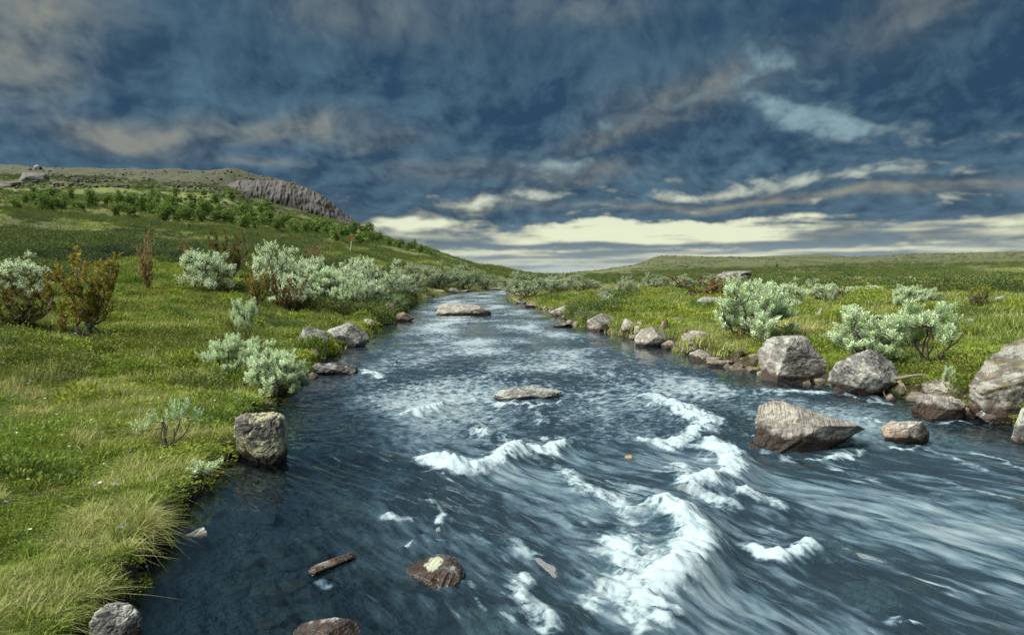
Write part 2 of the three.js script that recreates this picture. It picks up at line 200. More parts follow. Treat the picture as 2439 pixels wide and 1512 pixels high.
// collars and wakes of the stones that stand in the current
foamLine([[1785, 1062], [1850, 1088], [1960, 1098], [2040, 1068]], 9, 0.75, 0.02, 0.2); foamLine([[1960, 1105], [2080, 1140]], 12, 0.5, 0.01, 0.3); foamLine([[2095, 1060], [2150, 1074], [2215, 1062]], 7, 0.7, 0.015, 0.2); foamLine([[2220, 1070], [2330, 1110]], 9, 0.5, 0.01, 0.3); foamLine([[1185, 955], [1255, 968], [1335, 955]], 8, 0.75, 0.02, 0.15); foamLine([[1270, 980], [1300, 1010]], 12, 0.55, 0.02, 0.2); foamLine([[965, 1300], [1000, 1275], [1060, 1290]], 8, 0.55, 0.02, 0.05); foamLine([[1110, 1380], [1160, 1440]], 9, 0.5, 0.01, 0.3); foamLine([[770, 1370], [800, 1390]], 7, 0.5, 0.01, 0.05); foamLine([[2170, 1003], [2250, 1010], [2295, 1000]], 6, 0.6, 0.01, 0.1); foamLine([[1975, 915], [2030, 945], [2110, 958]], 8, 0.6, 0.015, 0.15); foamLine([[1060, 753], [1170, 755]], 5, 0.6, 0.01, 0.1);
function segDist(px, py, a, b) { const x = b[0] - a[0], y = b[1] - a[1], t = clamp(((px - a[0]) * x + (py - a[1]) * y) / (x * x + y * y + 1e-9), 0, 1); return Math.hypot(px - a[0] - x * t, py - a[1] - y * t); }
// white water and the swell under it at a place of the river
function froth(x, d) {
  let foam = 0, lift = 0;
  for (const l of foamLines) {
    const reach = l.r * 2.6 + l.tail; if (x < l.box[0] - reach || x > l.box[1] + reach || d < l.box[2] - reach || d > l.box[3] + reach) continue;
    let m = 9, m2 = 9; for (let i = 1; i < l.p.length; i++) { m = Math.min(m, segDist(x, d, l.p[i - 1], l.p[i])); if (l.tail) { const q = d < l.p[i][1] ? 1 : 0.55; m2 = Math.min(m2, segDist(x - (l.p[i][1] - d) * 0.25, d - l.tail * 0.55, l.p[i - 1], l.p[i]) / q); } }
    const a = Math.exp(-((m / (l.r * 1.55)) ** 2)); foam = Math.max(foam, l.k * 1.2 * a); lift = Math.max(lift, l.lift * Math.exp(-((m / (l.r * 2.0)) ** 2)));
    if (l.tail) foam = Math.max(foam, l.k * 0.42 * Math.exp(-((m2 / (l.r * 0.6 + l.tail * 0.42)) ** 2)));
  }
  return [foam, lift];
}
const lively = (x, d) => { const l = edgeL(d), s = Math.min(x - l, edgeR(d) - x); return (0.4 + 0.6 * sstep(0.2, 1.5, s)) * lerp(1, lerp(0.5, 1, sstep(0.6, 2.4, x - l)), sstep(7.5, 5, d)); };
function waterHeight(x, d, foam, lift) {
  const q = x - bend(d), a = lively(x, d), wx = n2(q * 1.3, d * 1.3), fast = sstep(7.5, 5.5, d);
  let h = 0.045 * fbm(q * 1.1 + wx * 0.2, d * 0.75, 2) + lerp(0.036, 0.028, fast) * fbm(q * lerp(2.6, 3.4, fast) + wx * 0.5, d * lerp(3.1, 1.5, fast) + 4, 3, 0.55);
  const rd = 1 - Math.abs(n2(q * lerp(3.4, 5.5, fast) + wx * 0.8 + 9, d * lerp(4.2, 1.7, fast))); h += 0.02 * rd * rd * (d < 25 ? 1 : 0.7);
  h += 0.013 * n2(q * 11, d * lerp(13, 4, fast)) + (d < 14 ? 0.007 * n2(q * 23, d * lerp(25, 8, fast)) + 0.003 * n2(q * 47, d * lerp(47, 15, fast)) : 0);
  const chop = sstep(-0.3, 0.5, fbm(q * 0.9 + 60, d * 0.55, 3, 0.6)); h *= a * lerp(1, lerp(0.18, 0.75, chop * chop), sstep(7, 12, d)) * lerp(1, 1.4, sstep(18, 60, d));
  return h + lift * 1.15 * (1 + 0.5 * n2(x * 3.5, d * 3.5)) + foam * (0.016 * n2(x * 8, d * 8) + 0.013 * n2(x * 19, d * 19) + 0.011 * n2(x * 41, d * 41)) + 0.01;
}
{
  const group = add(new THREE.Group(), 'river'); tag(group, 'shallow river rushing over stones between grassy banks', 'river', 'structure');
  function sheet(d0, d1, nx, ratio, texW, texH, fastDetail) {
    const D = []; for (let d = d0; d < d1;) { D.push(d); d += Math.max(0.02, Math.abs(d) * ratio); } D.push(d1);
    const x0 = Math.min(...D.map(edgeL)) - 0.5, x1 = Math.max(...D.map(edgeR)) + 0.5, foamT = new Float32Array(texW * texH), colour = new Uint8Array(texW * texH * 4), pass = new Uint8Array(texW * texH * 4);
    for (let j = 0; j < texH; j++) for (let i = 0; i < texW; i++) {
      const x = lerp(x0, x1, (i + 0.5) / texW), d = lerp(d0, d1, (j + 0.5) / texH), o = j * texW + i, l = edgeL(d), r = edgeR(d);
      let f = 0, v = 0;
      if (x > l - 0.3 && x < r + 0.3) {
        const q = x - bend(d), fast = sstep(8, 5.5, d), a = lively(x, d), wq = n2(q * 1.7 + 3, d * 1.1);
        const w1 = n2(x * 2.6 + 40, d * 2.6), w2 = n2(x * 2.6 - 9, d * 2.6 + 5), w3 = n2(x * 7, d * 7 + 9), w4 = n2(x * 7 + 30, d * 7), sc = clamp(d / 5, 0.6, 1.6);
        const [foam] = froth(x + (w1 * 0.09 + w3 * 0.04) * sc, d + (w2 * 0.11 + w4 * 0.05) * sc);
        const streak = fbm(q * lerp(7, 8.5, fast) + wq * 0.9, d * lerp(5, 2.6, fast), 5, 0.6), silk = fbm(q * lerp(11, 16, fast) + wq * 2, d * lerp(15, 4.6, fast), 4, 0.6), lump = fbm(x * 15 + wq, d * 15, 4, 0.68);
        const fizz = fbm(x * 34, d * 34, 3, 0.7); f = sstep(0.2, 1.05, foam * (0.9 + 0.5 * streak + 0.75 * lump + 0.5 * silk + 0.3 * fizz)) * 0.9;
        v = sstep(0.02, 0.5, foam) * sstep(-0.3, 0.6, streak + 0.8 * silk + 0.4 * lump) * 0.66;                                      // thin veils of bubbles round the white water
        const broad = fbm(q * 0.7 + 20, d * 0.45, 3), drift = sstep(-0.4, 0.7, broad * 0.9 + 0.75 * streak + lerp(0.75, 0.45, fast) * silk) * a * a; v = Math.max(v, drift * lerp(0.72, 0.5, fast));  // drifting bubble veils; farther upstream their paleness also paints in the sky reflection
        f = Math.max(f, sstep(0.42, 0.8, streak + 0.55 * silk + 0.5 * fbm(q * 1.2 + 7, d * 0.9, 2)) * 0.7 * a);
      }
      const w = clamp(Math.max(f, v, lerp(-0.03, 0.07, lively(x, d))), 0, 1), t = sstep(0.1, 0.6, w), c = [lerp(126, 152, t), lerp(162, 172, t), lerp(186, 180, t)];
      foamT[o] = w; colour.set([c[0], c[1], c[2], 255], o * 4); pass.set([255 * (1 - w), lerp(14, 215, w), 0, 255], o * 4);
    }
    const tex = (data, srgb) => { const t = new THREE.DataTexture(data, texW, texH); t.magFilter = THREE.LinearFilter; if (srgb) t.colorSpace = THREE.SRGBColorSpace; t.needsUpdate = true; return t; };
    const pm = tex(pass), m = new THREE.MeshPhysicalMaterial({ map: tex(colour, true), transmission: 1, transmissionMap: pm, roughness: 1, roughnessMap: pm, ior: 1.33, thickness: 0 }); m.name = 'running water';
    const pos = new Float32Array(D.length * (nx + 1) * 3), uv = new Float32Array(D.length * (nx + 1) * 2), idx = [];
    D.forEach((d, j) => { const l = edgeL(d) - 0.25, r = edgeR(d) + 0.25; for (let i = 0; i <= nx; i++) {
      const x = lerp(l, r, i / nx), o = j * (nx + 1) + i, [f, lift] = froth(x, d);
      pos.set([x, waterHeight(x, d, f, lift), -d], o * 3); uv.set([(x - x0) / (x1 - x0), (d - d0) / (d1 - d0)], o * 2);
      if (j && i) { const a = o - nx - 2, b = o - nx - 1, c = o - 1; idx.push(a, b, c, b, o, c); }
    } });
    const g = new THREE.BufferGeometry(); g.setAttribute('position', new THREE.BufferAttribute(pos, 3)); g.setAttribute('uv', new THREE.BufferAttribute(uv, 2)); g.setIndex(idx); g.computeVertexNormals();
    const o = new THREE.Mesh(g, m); o.name = 'water_surface'; o.castShadow = o.receiveShadow = true; group.add(o);
  }
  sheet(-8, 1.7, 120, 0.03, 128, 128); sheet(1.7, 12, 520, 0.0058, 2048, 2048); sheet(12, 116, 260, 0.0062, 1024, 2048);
}
console.log('river');

// ---------------------------------------------------------------- building blocks for plants and stones
class Soup {   // triangles with colours, collected into one mesh
  constructor() { this.p = []; this.c = []; this.i = []; }
  vert(x, y, z, c) { this.p.push(x, y, z); this.c.push(c[0], c[1], c[2]); return this.p.length / 3 - 1; }
  tri(a, b, c) { this.i.push(a, b, c); }
  leaf(o, dir, side, len, wid, c, fold = 0.25) {   // a pointed leaf folded along its rib
    const nx = dir[1] * side[2] - dir[2] * side[1], ny = dir[2] * side[0] - dir[0] * side[2], nz = dir[0] * side[1] - dir[1] * side[0], m = 0.45 * len, f = fold * wid;
    const a = this.vert(o[0], o[1], o[2], c), b = this.vert(o[0] + dir[0] * m + side[0] * wid + nx * f, o[1] + dir[1] * m + side[1] * wid + ny * f, o[2] + dir[2] * m + side[2] * wid + nz * f, c);
    const e = this.vert(o[0] + dir[0] * len, o[1] + dir[1] * len, o[2] + dir[2] * len, c), d = this.vert(o[0] + dir[0] * m - side[0] * wid + nx * f, o[1] + dir[1] * m - side[1] * wid + ny * f, o[2] + dir[2] * m - side[2] * wid + nz * f, c);
    this.tri(a, b, e); this.tri(a, e, d);
  }
  blade(o, lean, h, w, az, c0, c1, segs = 3) {     // a grass blade: a tapering strip that bows over
    const sx = Math.cos(az), sz = Math.sin(az), px = -sz, pz = sx; let l, r;
    for (let k = 0; k <= segs; k++) {
      const t = k / segs, b = lean * t * t, y = h * t * (1 - 0.28 * lean * lean * t), x = o[0] + sx * b * h, z = o[2] + sz * b * h, ww = w * (1 - t * 0.92), c = mix3(c0, c1, t);
      const nl = this.vert(x - px * ww, o[1] + y, z - pz * ww, c), nr = this.vert(x + px * ww, o[1] + y, z + pz * ww, c);
      if (k) { this.tri(l, r, nl); this.tri(r, nr, nl); } l = nl; r = nr;
    }
  }
  tube(pts, r0, r1, c, sides = 5) {
    let prev = null; const n = pts.length;
    for (let k = 0; k < n; k++) {
      const a = pts[Math.max(0, k - 1)], b = pts[Math.min(n - 1, k + 1)]; let d = [b[0] - a[0], b[1] - a[1], b[2] - a[2]]; const L = Math.hypot(...d) || 1; d = d.map((q) => q / L);
      let s = Math.abs(d[1]) < 0.9 ? [d[2], 0, -d[0]] : [1, 0, 0]; const sl = Math.hypot(...s) || 1; s = s.map((q) => q / sl);
      const t = [d[1] * s[2] - d[2] * s[1], d[2] * s[0] - d[0] * s[2], d[0] * s[1] - d[1] * s[0]], r = lerp(r0, r1, k / (n - 1)), ring = [];
      for (let i = 0; i < sides; i++) { const q = i / sides * 6.2832, x = Math.cos(q) * r, y = Math.sin(q) * r, w = 0.85 + 0.3 * ((i * 7 + k * 3) % 5) / 5; ring.push(this.vert(pts[k][0] + s[0] * x + t[0] * y, pts[k][1] + s[1] * x + t[1] * y, pts[k][2] + s[2] * x + t[2] * y, [c[0] * w, c[1] * w, c[2] * w])); }
      if (prev) for (let i = 0; i < sides; i++) { const j = (i + 1) % sides; this.tri(prev[i], prev[j], ring[i]); this.tri(prev[j], ring[j], ring[i]); }
      prev = ring;
    }
  }
  geometry() { const g = new THREE.BufferGeometry(); g.setAttribute('position', new THREE.Float32BufferAttribute(this.p, 3)); g.setAttribute('color', new THREE.Float32BufferAttribute(this.c, 3)); g.setIndex(this.i); g.computeVertexNormals(); return g; }
}
const nrm = (v) => { const l = Math.hypot(...v) || 1; return [v[0] / l, v[1] / l, v[2] / l]; }, crs = (a, b) => [a[1] * b[2] - a[2] * b[1], a[2] * b[0] - a[0] * b[2], a[0] * b[1] - a[1] * b[0]];
const anySide = (d, r) => nrm(crs(d, nrm([r() - 0.5, r() - 0.5, r() - 0.5])));
const M = {
  leaf: new THREE.MeshPhysicalMaterial({ vertexColors: true, roughness: 0.9, transmission: 0.3, thickness: 0, side: THREE.DoubleSide, specularIntensity: 0.3 }),
  grass: new THREE.MeshPhysicalMaterial({ vertexColors: true, roughness: 0.85, transmission: 0.28, thickness: 0, side: THREE.DoubleSide, specularIntensity: 0.35 }),
  bark: new THREE.MeshStandardMaterial({ vertexColors: true, roughness: 0.9 }),
  rock: new THREE.MeshStandardMaterial({ vertexColors: true, roughness: 0.86, bumpMap: grain, bumpScale: 0.012 }),
  wetRock: new THREE.MeshPhysicalMaterial({ vertexColors: true, roughness: 0.5, bumpMap: grain, bumpScale: 0.012 }),
  petal: new THREE.MeshStandardMaterial({ vertexColors: true, roughness: 0.8, side: THREE.DoubleSide }),
};
for (const k in M) M[k].name = k;
const mesh = (soup, material, name) => { const o = new THREE.Mesh(soup.geometry ? soup.geometry() : soup, material); o.name = name; return o; };

// ---------------------------------------------------------------- cliff on the hill's flank
{
  const top = [[520, 452], [556, 440], [575, 432], [620, 431], [680, 433], [740, 450], [780, 471], [815, 500], [845, 524], [868, 545], [880, 556]], base = [[520, 470], [556, 484], [600, 506], [680, 518], [760, 533], [830, 550], [870, 560], [880, 562]];
  const pick = (l, u) => { let i = 1; while (i < l.length - 1 && l[i][0] < u) i++; const a = l[i - 1], b = l[i]; return lerp(a[1], b[1], clamp((u - a[0]) / (b[0] - a[0]), 0, 1)); };
  const nu = 260, nv = 46, pos = [], col = [], idx = [];
  for (let i = 0; i <= nu; i++) for (let j = 0; j <= nv; j++) {
    const u = lerp(520, 886, i / nu), f = j / nv, t = (u * K - 512) / F, d0 = 331 + 10 * f * f, y0 = heightAt(pick(base, u) + 6, 331), y1 = heightAt(pick(top, u), 345);
    const X = t * d0, taper = Math.min(1, i / 12, (nu - i) / 12), ribs = Math.abs(fbm(X * 0.22 + 0.6 * n2(X * 0.3, f * 4), f * 2.2, 4, 0.6)) * 1.6 + 0.9 * fbm(X * 0.8, f * 6, 4, 0.62) + 2.6 * fbm(X * 0.07, f * 2.2, 4);
    const d = d0 - (ribs + 1.5 * Math.sin(f * 3.1)) * taper + (f > 0.9 ? (f - 0.9) * 90 : 0), y = lerp(y0, y1, Math.min(f / 0.92, 1)) + 0.5 * n2(X * 0.8, f * 9);
    const n = fbm(X * 0.5, f * 2.5, 4, 0.6), e = fbm(X * 2.2, f * 1.2, 3), ledge = sstep(0.2, 0.45, fbm(X * 0.16 + 6, f * 5, 3));
    let c = mix3([0.05, 0.05, 0.054], [0.1, 0.094, 0.09], clamp(0.5 + n + 0.7 * e, 0, 1)); c = mix3(c, [0.05, 0.06, 0.026], ledge * 0.8);
    pos.push(X * d / d0, y, -d); col.push(...c); if (i && j) { const w = nv + 1, o = i * w + j; idx.push(o - w - 1, o - 1, o - w, o - w, o - 1, o); }
  }
  const g = new THREE.BufferGeometry(); g.setAttribute('position', new THREE.Float32BufferAttribute(pos, 3)); g.setAttribute('color', new THREE.Float32BufferAttribute(col, 3)); g.setIndex(idx); g.computeVertexNormals();
  const m = new THREE.MeshStandardMaterial({ vertexColors: true, roughness: 0.92, side: THREE.DoubleSide }); m.name = 'cliff rock';
  tag(add(new THREE.Mesh(g, m), 'cliff'), 'dark grey striated cliff face on the flank of the hill', 'cliff', 'structure');
}

// ---------------------------------------------------------------- stones
const TONES = {
  granite: { a: [0.197, 0.193, 0.180], b: [0.082, 0.082, 0.086], lichen: [0.317, 0.326, 0.290], spots: [0.06, 0.06, 0.06] }, pale: { a: [0.265, 0.255, 0.225], b: [0.125, 0.122, 0.116], lichen: [0.343, 0.334, 0.282], spots: [0.09, 0.08, 0.07] },
  warm: { a: [0.19, 0.155, 0.12], b: [0.09, 0.073, 0.06], lichen: [0.282, 0.264, 0.211], spots: [0.09, 0.06, 0.05] }, dark: { a: [0.085, 0.08, 0.08], b: [0.035, 0.033, 0.034], lichen: [0.3, 0.31, 0.29], spots: [0.02, 0.02, 0.02] },
  crag: { a: [0.13, 0.128, 0.12], b: [0.07, 0.07, 0.066], lichen: [0.17, 0.17, 0.155], spots: [0.02, 0.02, 0.02] }, mossy: { a: [0.13, 0.128, 0.112], b: [0.05, 0.05, 0.046], lichen: [0.27, 0.275, 0.24], spots: [0.03, 0.03, 0.028] }, yellow: { a: [0.180, 0.172, 0.156], b: [0.057, 0.053, 0.053], lichen: [0.38, 0.39, 0.24], spots: [0.05, 0.045, 0.04] }, brown: { a: [0.32, 0.2, 0.11], b: [0.14, 0.09, 0.055], lichen: [0.32, 0.24, 0.12], spots: [0.04, 0.03, 0.02] },
};
function stone(seed, detail, w, h, l, o = {}) {
  const r = rng(seed + 900), n = o.boxy ?? 2.5, tone = TONES[o.tone ?? 'granite'];
  let g = new THREE.IcosahedronGeometry(1, Math.round(detail)); g.deleteAttribute('uv'); g.deleteAttribute('normal'); g = mergeVertices(g, 1e-5);
  const cuts = (o.planes ?? []).map(([x, y, z, q]) => [...nrm([x, y, z]), q]); for (let i = 0; i < (o.cuts ?? 6) + 5; i++) { const v = nrm([r() * 2 - 1, r() * 1.7 - 0.7, r() * 2 - 1]); cuts.push([...v, 0.55 + 0.34 * r()]); }
  const P = g.attributes.position, col = new Float32Array(P.count * 3), uv = new Float32Array(P.count * 2), sx = r() * 50, big = o.rough ?? 1;
  const water = o.water; // height of the water line above the stone's base
  for (let i = 0; i < P.count; i++) {
    let x = P.getX(i), y = P.getY(i), z = P.getZ(i); const k = (Math.abs(x) ** n + Math.abs(y) ** n + Math.abs(z) ** n) ** (-1 / n); x *= k; y *= k; z *= k;
    for (const [a, b, c, q] of cuts) { const e = x * a + y * b + z * c - q; if (e > 0) { x -= a * e * 0.93; y -= b * e * 0.93; z -= c * e * 0.93; } }
    const f = 1 + big * (0.13 * fbm3(x * 1.4 + sx, y * 1.4, z * 1.4, 3) + 0.05 * fbm3(x * 4.5 + sx, y * 4.5, z * 4.5, 3) + 0.02 * n3(x * 13 + sx, y * 13, z * 13) + 0.008 * n3(x * 29, y * 29 + sx, z * 29) - 0.05 * Math.max(0, 1 - 12 * Math.abs(n3(x * 1.7 + 3 + sx, y * 2.3, z * 1.7)))); x *= f; y *= f; z *= f;
    const X = x * w / 2, Y = (y + 1) * h / 2, Z = z * l / 2; P.setXYZ(i, X, Y, Z); uv.set([(X + Z * 0.6) * 1.4 + sx, (Y + Z * 0.5) * 1.4], i * 2);
    const s = 1 / Math.max(w, h, l, 0.4), a = fbm3(X * 5 * s * 2 + sx, Y * 10 * s, Z * 10 * s, 4), fi = n3(X * 60 + sx, Y * 60, Z * 60), band = o.bands ? n3(X * 2.2 * s * 2, (Y + X * 0.35) * 22 * s, Z * 4 * s) : 0;
    let c = mix3(tone.b, tone.a, clamp(0.55 + a * 1.1 + fi * 0.5 + band * 0.9, 0, 1)); c = mix3(c, tone.spots, sstep(0.18, 0.4, n3(X * 38 + 7, Y * 38, Z * 38) + 0.4 * a) * 0.7);
    const li = sstep(0.1 - 0.25 * (o.lichen ?? 0.3), 0.3, fbm3(X * 4.5 + sx + 20, Y * 4.5, Z * 4.5, 4) * 1.5 + 0.1 * y + 0.1 * fi); c = mix3(c, tone.lichen, li * clamp(0.2 + (o.lichen ?? 0.3), 0, 0.9));
    const disc = n3(X * 15 + sx, Y * 15, Z * 15) + 0.4 * n3(X * 37, Y * 37 + sx, Z * 37), disc2 = n3(X * 21 - sx, Y * 21, Z * 21 + 4) + 0.4 * n3(X * 45 + 9, Y * 45, Z * 45); c = mix3(c, tone.lichen.map((q) => q * 1.12), sstep(0.3, 0.42, disc) * 0.7); c = mix3(c, tone.spots, sstep(0.34, 0.46, disc2) * 0.75);
    if (o.rust) c = mix3(c, [0.2, 0.105, 0.045], sstep(0.05, 0.34, fbm3(X * 6 + sx - 9, Y * 6, Z * 6, 3) + (o.rustLow ? 0.3 - 0.5 * y : 0)) * o.rust);
    if (o.moss) c = mix3(c, [0.085, 0.075, 0.012], sstep(0.05, 0.3, fbm3(X * 5 - 30, Y * 5 + sx, Z * 5, 4)) * o.moss);
    if (water !== undefined) { const e = Y - water - 0.05 * fbm3(X * 7 + sx, 2, Z * 7, 3) * 2; c = mix3(mix3([0.045, 0.026, 0.015], [0.02, 0.018, 0.016], clamp(0.5 + 2 * a, 0, 1)), c, sstep(0.0, 0.05, e - 0.015)); }   // the wet, stained foot
    if (o.patch) { const [px, py, pz, pr] = o.patch, q = Math.hypot(x - px, y - py, z - pz) + 0.25 * fbm3(x * 5, y * 5, z * 5, 3); c = mix3([0.34, 0.38, 0.28], c, sstep(pr * 0.85, pr, q)); }
    col.set(c, i * 3);
  }
  g.computeBoundingBox(); const bb = g.boundingBox; for (let i = 0; i < P.count; i++) P.setXYZ(i, ((P.getX(i) - bb.min.x) / (bb.max.x - bb.min.x) - 0.5) * w, (P.getY(i) - bb.min.y) / (bb.max.y - bb.min.y) * h, ((P.getZ(i) - bb.min.z) / (bb.max.z - bb.min.z) - 0.5) * l);
  g.boundingBox = null; g.setAttribute('color', new THREE.BufferAttribute(col, 3)); g.setAttribute('uv', new THREE.BufferAttribute(uv, 2)); g.computeVertexNormals(); return g;
}
// [u, v of the foot, width, height (pixels of the photograph), label, options]; o.l: length away from the eye over the width, o.sink: share of it below the ground
let stoneSeed = 1;
function rock(u, v, w, h, label, o = {}) {
  const p = o.top !== undefined ? (() => { const q = onPlane(u, v, o.top); return { ...q, y: o.top - metres(h, q.d) }; })() : o.y !== undefined ? { ...onPlane(u, v, o.y), y: o.y } : o.inWater ? { ...onPlane(u, v, 0.01), y: 0.01 } : onGround(u, v), ww = metres(w, p.d), sink = o.sink ?? 0.3, hh = metres(h, p.d) / (1 - sink) * (o.tall ?? 1), ll = ww * (o.l ?? 0.8);
  const g = stone(stoneSeed++ * 13 + (o.seed ?? 0), o.detail ?? (w > 115 ? 32 : w > 90 ? 24 : w > 45 ? 16 : 8), ww, hh, ll, { ...o, water: o.inWater || o.wet ? hh * sink + (o.wet ?? 0.02) : undefined });
  const m = add(new THREE.Mesh(g, o.gloss ? M.wetRock : M.rock), o.name ?? 'boulder'); const back = ll * 0.42, k = back / Math.hypot(p.x, p.d);
  m.position.set(p.x + p.x * k, p.y - hh * sink, -(p.d + p.d * k)); m.rotation.set(o.pitch ?? 0, o.yaw ?? 0, o.roll ?? 0);
  tag(m, label, o.category ?? (w > 60 ? 'boulder' : 'rock'), undefined, o.group); return m;
}
// in and beside the river, from the photograph
rock(622, 1106, 128, 120, 'square boulder with yellow lichen at the edge of the near left bank', { boxy: 5, cuts: -2, tone: 'yellow', lichen: 1.05, l: 0.9, yaw: 0.28, inWater: true, wet: 0.03, sink: 0.15, rough: 1, detail: 46, pitch: -0.08 });
rock(1890, 912, 152, 112, 'large rounded speckled grey boulder below the willow on the right bank', { boxy: 3, tone: 'granite', lichen: 0.55, inWater: true, wet: 0.08, sink: 0.12, cuts: 2, rust: 0.1, rustLow: true, seed: 4 });
rock(2045, 945, 160, 112, 'long banded grey boulder sloping down to the water by the roots', { boxy: 3.4, tone: 'granite', bands: true, lichen: 0.4, inWater: true, wet: 0.06, sink: 0.15, roll: -0.22, yaw: -0.3, l: 0.75, seed: 2 });
rock(1912, 1078, 325, 108, 'big pale angular boulder with dark wet underside standing in the rapids', { boxy: 3, tone: 'pale', lichen: 0.45, inWater: true, wet: 0.09, sink: 0.25, planes: [[-0.75, 0.25, 0.65, 0.55], [0.3, -0.35, 0.9, 0.62], [0.55, 0.75, 0.1, 0.7]], cuts: 3, yaw: 0.2, l: 0.5, roll: -0.06, seed: 6 });
rock(2155, 1060, 122, 58, 'small cream and rust rock in the rapids beside the big pale boulder', { tone: 'pale', lichen: 0.2, rust: 0.35, rustLow: true, inWater: true, wet: 0.03, cuts: 9, l: 0.65, seed: 3 });
rock(2258, 962, 104, 56, 'peaked grey rock at the foot of the right bank', { tone: 'pale', lichen: 0.35, cuts: 9, inWater: true, wet: 0.01, rust: 0.25, rustLow: true, sink: 0.2, seed: 5 });
rock(2228, 1000, 130, 56, 'low oval rock with a dark band lying in the water at the right bank', { tone: 'pale', lichen: 0.3, inWater: true, wet: 0.09, l: 0.55, sink: 0.2, roll: -0.1, cuts: 4, seed: 8 });
rock(2480, 1010, 370, 205, 'huge slanting mossy boulder at the right edge of the bank', { tone: 'mossy', lichen: 0.5, moss: 0.7, rust: 0.25, boxy: 3.2, roll: 0.12, planes: [[-0.5, 0.9, 0.1, 0.6]], cuts: -2, l: 0.6, inWater: true, wet: 0.2, sink: 0.1, seed: 7 });
rock(2380, 1008, 130, 52, 'black wet rock below the mossy boulder', { tone: 'dark', lichen: 0.35, inWater: true, wet: 0.03, cuts: 8, l: 0.6 });
rock(2440, 1062, 62, 92, 'upright grey rock cut off by the right edge of the picture', { tone: 'granite', lichen: 0.55, inWater: true, wet: 0.05, sink: 0.1 });
rock(2310, 996, 42, 18, 'thin brown stone wedged beside the black wet rock', { tone: 'warm', inWater: true, l: 0.6 });
rock(1665, 838, 82, 52, 'round pale boulder under the overhanging turf of the right bank', { tone: 'pale', lichen: 0.4, inWater: true, wet: 0.03, sink: 0.15, rust: 0.2, rustLow: true });
rock(1670, 860, 54, 28, 'small white rock in front of the round pale boulder', { tone: 'pale', lichen: 0.6, inWater: true });
rock(1715, 872, 76, 15, 'flat reddish slab at the waterline of the right bank', { tone: 'warm', inWater: true, l: 0.5, boxy: 4, wet: 0.015 });
rock(1552, 826, 80, 48, 'tent shaped grey stone on the right bank', { tone: 'pale', lichen: 0.3, inWater: true, cuts: 9 }); rock(1532, 802, 46, 28, 'pinkish stone leaning behind the tent shaped stone', { tone: 'warm', lichen: 0.4, wet: 0.01 });
rock(1598, 832, 46, 22, 'small brown wedge of stone at the right waterline', { tone: 'warm', inWater: true }); rock(1612, 824, 24, 12, 'little tan stone beside the brown wedge', { tone: 'warm', lichen: 0.2, inWater: true });
rock(1440, 790, 84, 44, 'blocky pale rock at the grassy corner of the right bank', { tone: 'pale', lichen: 0.4, boxy: 4, inWater: true, cuts: 8 }); rock(1498, 790, 36, 32, 'upright pale stone right of the blocky rock', { tone: 'pale', lichen: 0.4, wet: 0.01 });
rock(1478, 796, 38, 13, 'low red brown stone at the water below the blocky rock', { tone: 'warm', inWater: true }); rock(1524, 778, 20, 13, 'small white stone under the turf edge', { tone: 'pale', lichen: 0.6 }); rock(1580, 790, 22, 30, 'dark upright stone under the turf edge', { tone: 'warm', lichen: 0.1 });
rock(1510, 808, 26, 12, 'flat grey pebble at the foot of the leaning pinkish stone', { tone: 'granite', inWater: true }); rock(1456, 775, 24, 10, 'small brown stone above the blocky rock', { tone: 'warm' });
rock(1350, 752, 80, 28, 'long white rock on the far right bank', { tone: 'pale', lichen: 0.6, inWater: true, l: 0.6, wet: 0.02 }); rock(1340, 778, 50, 9, 'flat dark rock just breaking the water by the right bank', { tone: 'warm', inWater: true, gloss: true });
rock(1318, 738, 26, 10, 'dark stone left of the long white rock', { tone: 'warm', inWater: true }); rock(1376, 748, 26, 14, 'brown stone right of the long white rock', { tone: 'warm' }); rock(1270, 731, 40, 8, 'brown ledge far up the right bank', { tone: 'warm', inWater: true }); rock(1298, 736, 22, 7, 'small dark ledge beside the brown ledge', { tone: 'dark', inWater: true }); rock(1240, 722, 26, 6, 'dark stone farthest up the right bank', { tone: 'dark', inWater: true });
rock(1105, 752, 136, 30, 'long flat slab of rock in midstream', { tone: 'pale', lichen: 0.45, boxy: 4, inWater: true, wet: 0.05, l: 0.5, sink: 0.2, roll: 0.02 });
rock(735, 850, 76, 70, 'rounded grey boulder at the pool of the left bank', { tone: 'granite', lichen: 0.5, inWater: true, wet: 0.05, sink: 0.1, roll: -0.3, seed: 3 }); rock(815, 826, 104, 58, 'long wedge shaped white streaked boulder on the left bank', { tone: 'granite', bands: true, lichen: 0.6, inWater: true, wet: 0.04, roll: -0.35, sink: 0.15, l: 0.55, boxy: 3 });
rock(768, 850, 30, 17, 'small dark stone between the two left bank boulders', { tone: 'dark', inWater: true }); rock(795, 840, 40, 14, 'flat brown stone below the wedge shaped boulder', { tone: 'warm', inWater: true, lichen: 0.2 }); rock(748, 868, 26, 16, 'reddish stone in the pool below the rounded boulder', { tone: 'warm', inWater: true, rust: 0.3 }); rock(752, 812, 22, 14, 'small blue grey stone in the moss above the boulders', { tone: 'granite' });
rock(800, 893, 104, 28, 'flat dark rock shelf in the water off the left bank', { tone: 'dark', lichen: 0.35, inWater: true, l: 0.6, boxy: 4, gloss: true, wet: 0.01 });
rock(922, 756, 46, 36, 'grey egg shaped rock on the left bank upstream', { tone: 'granite', lichen: 0.5, inWater: true, wet: 0.04, sink: 0.15 }); rock(965, 764, 44, 21, 'reddish rock in the water beside the egg shaped rock', { tone: 'warm', inWater: true, wet: 0.02 }); rock(880, 780, 34, 22, 'pale broken stones in the leaves of the left bank', { tone: 'pale', lichen: 0.5, category: 'rock' });
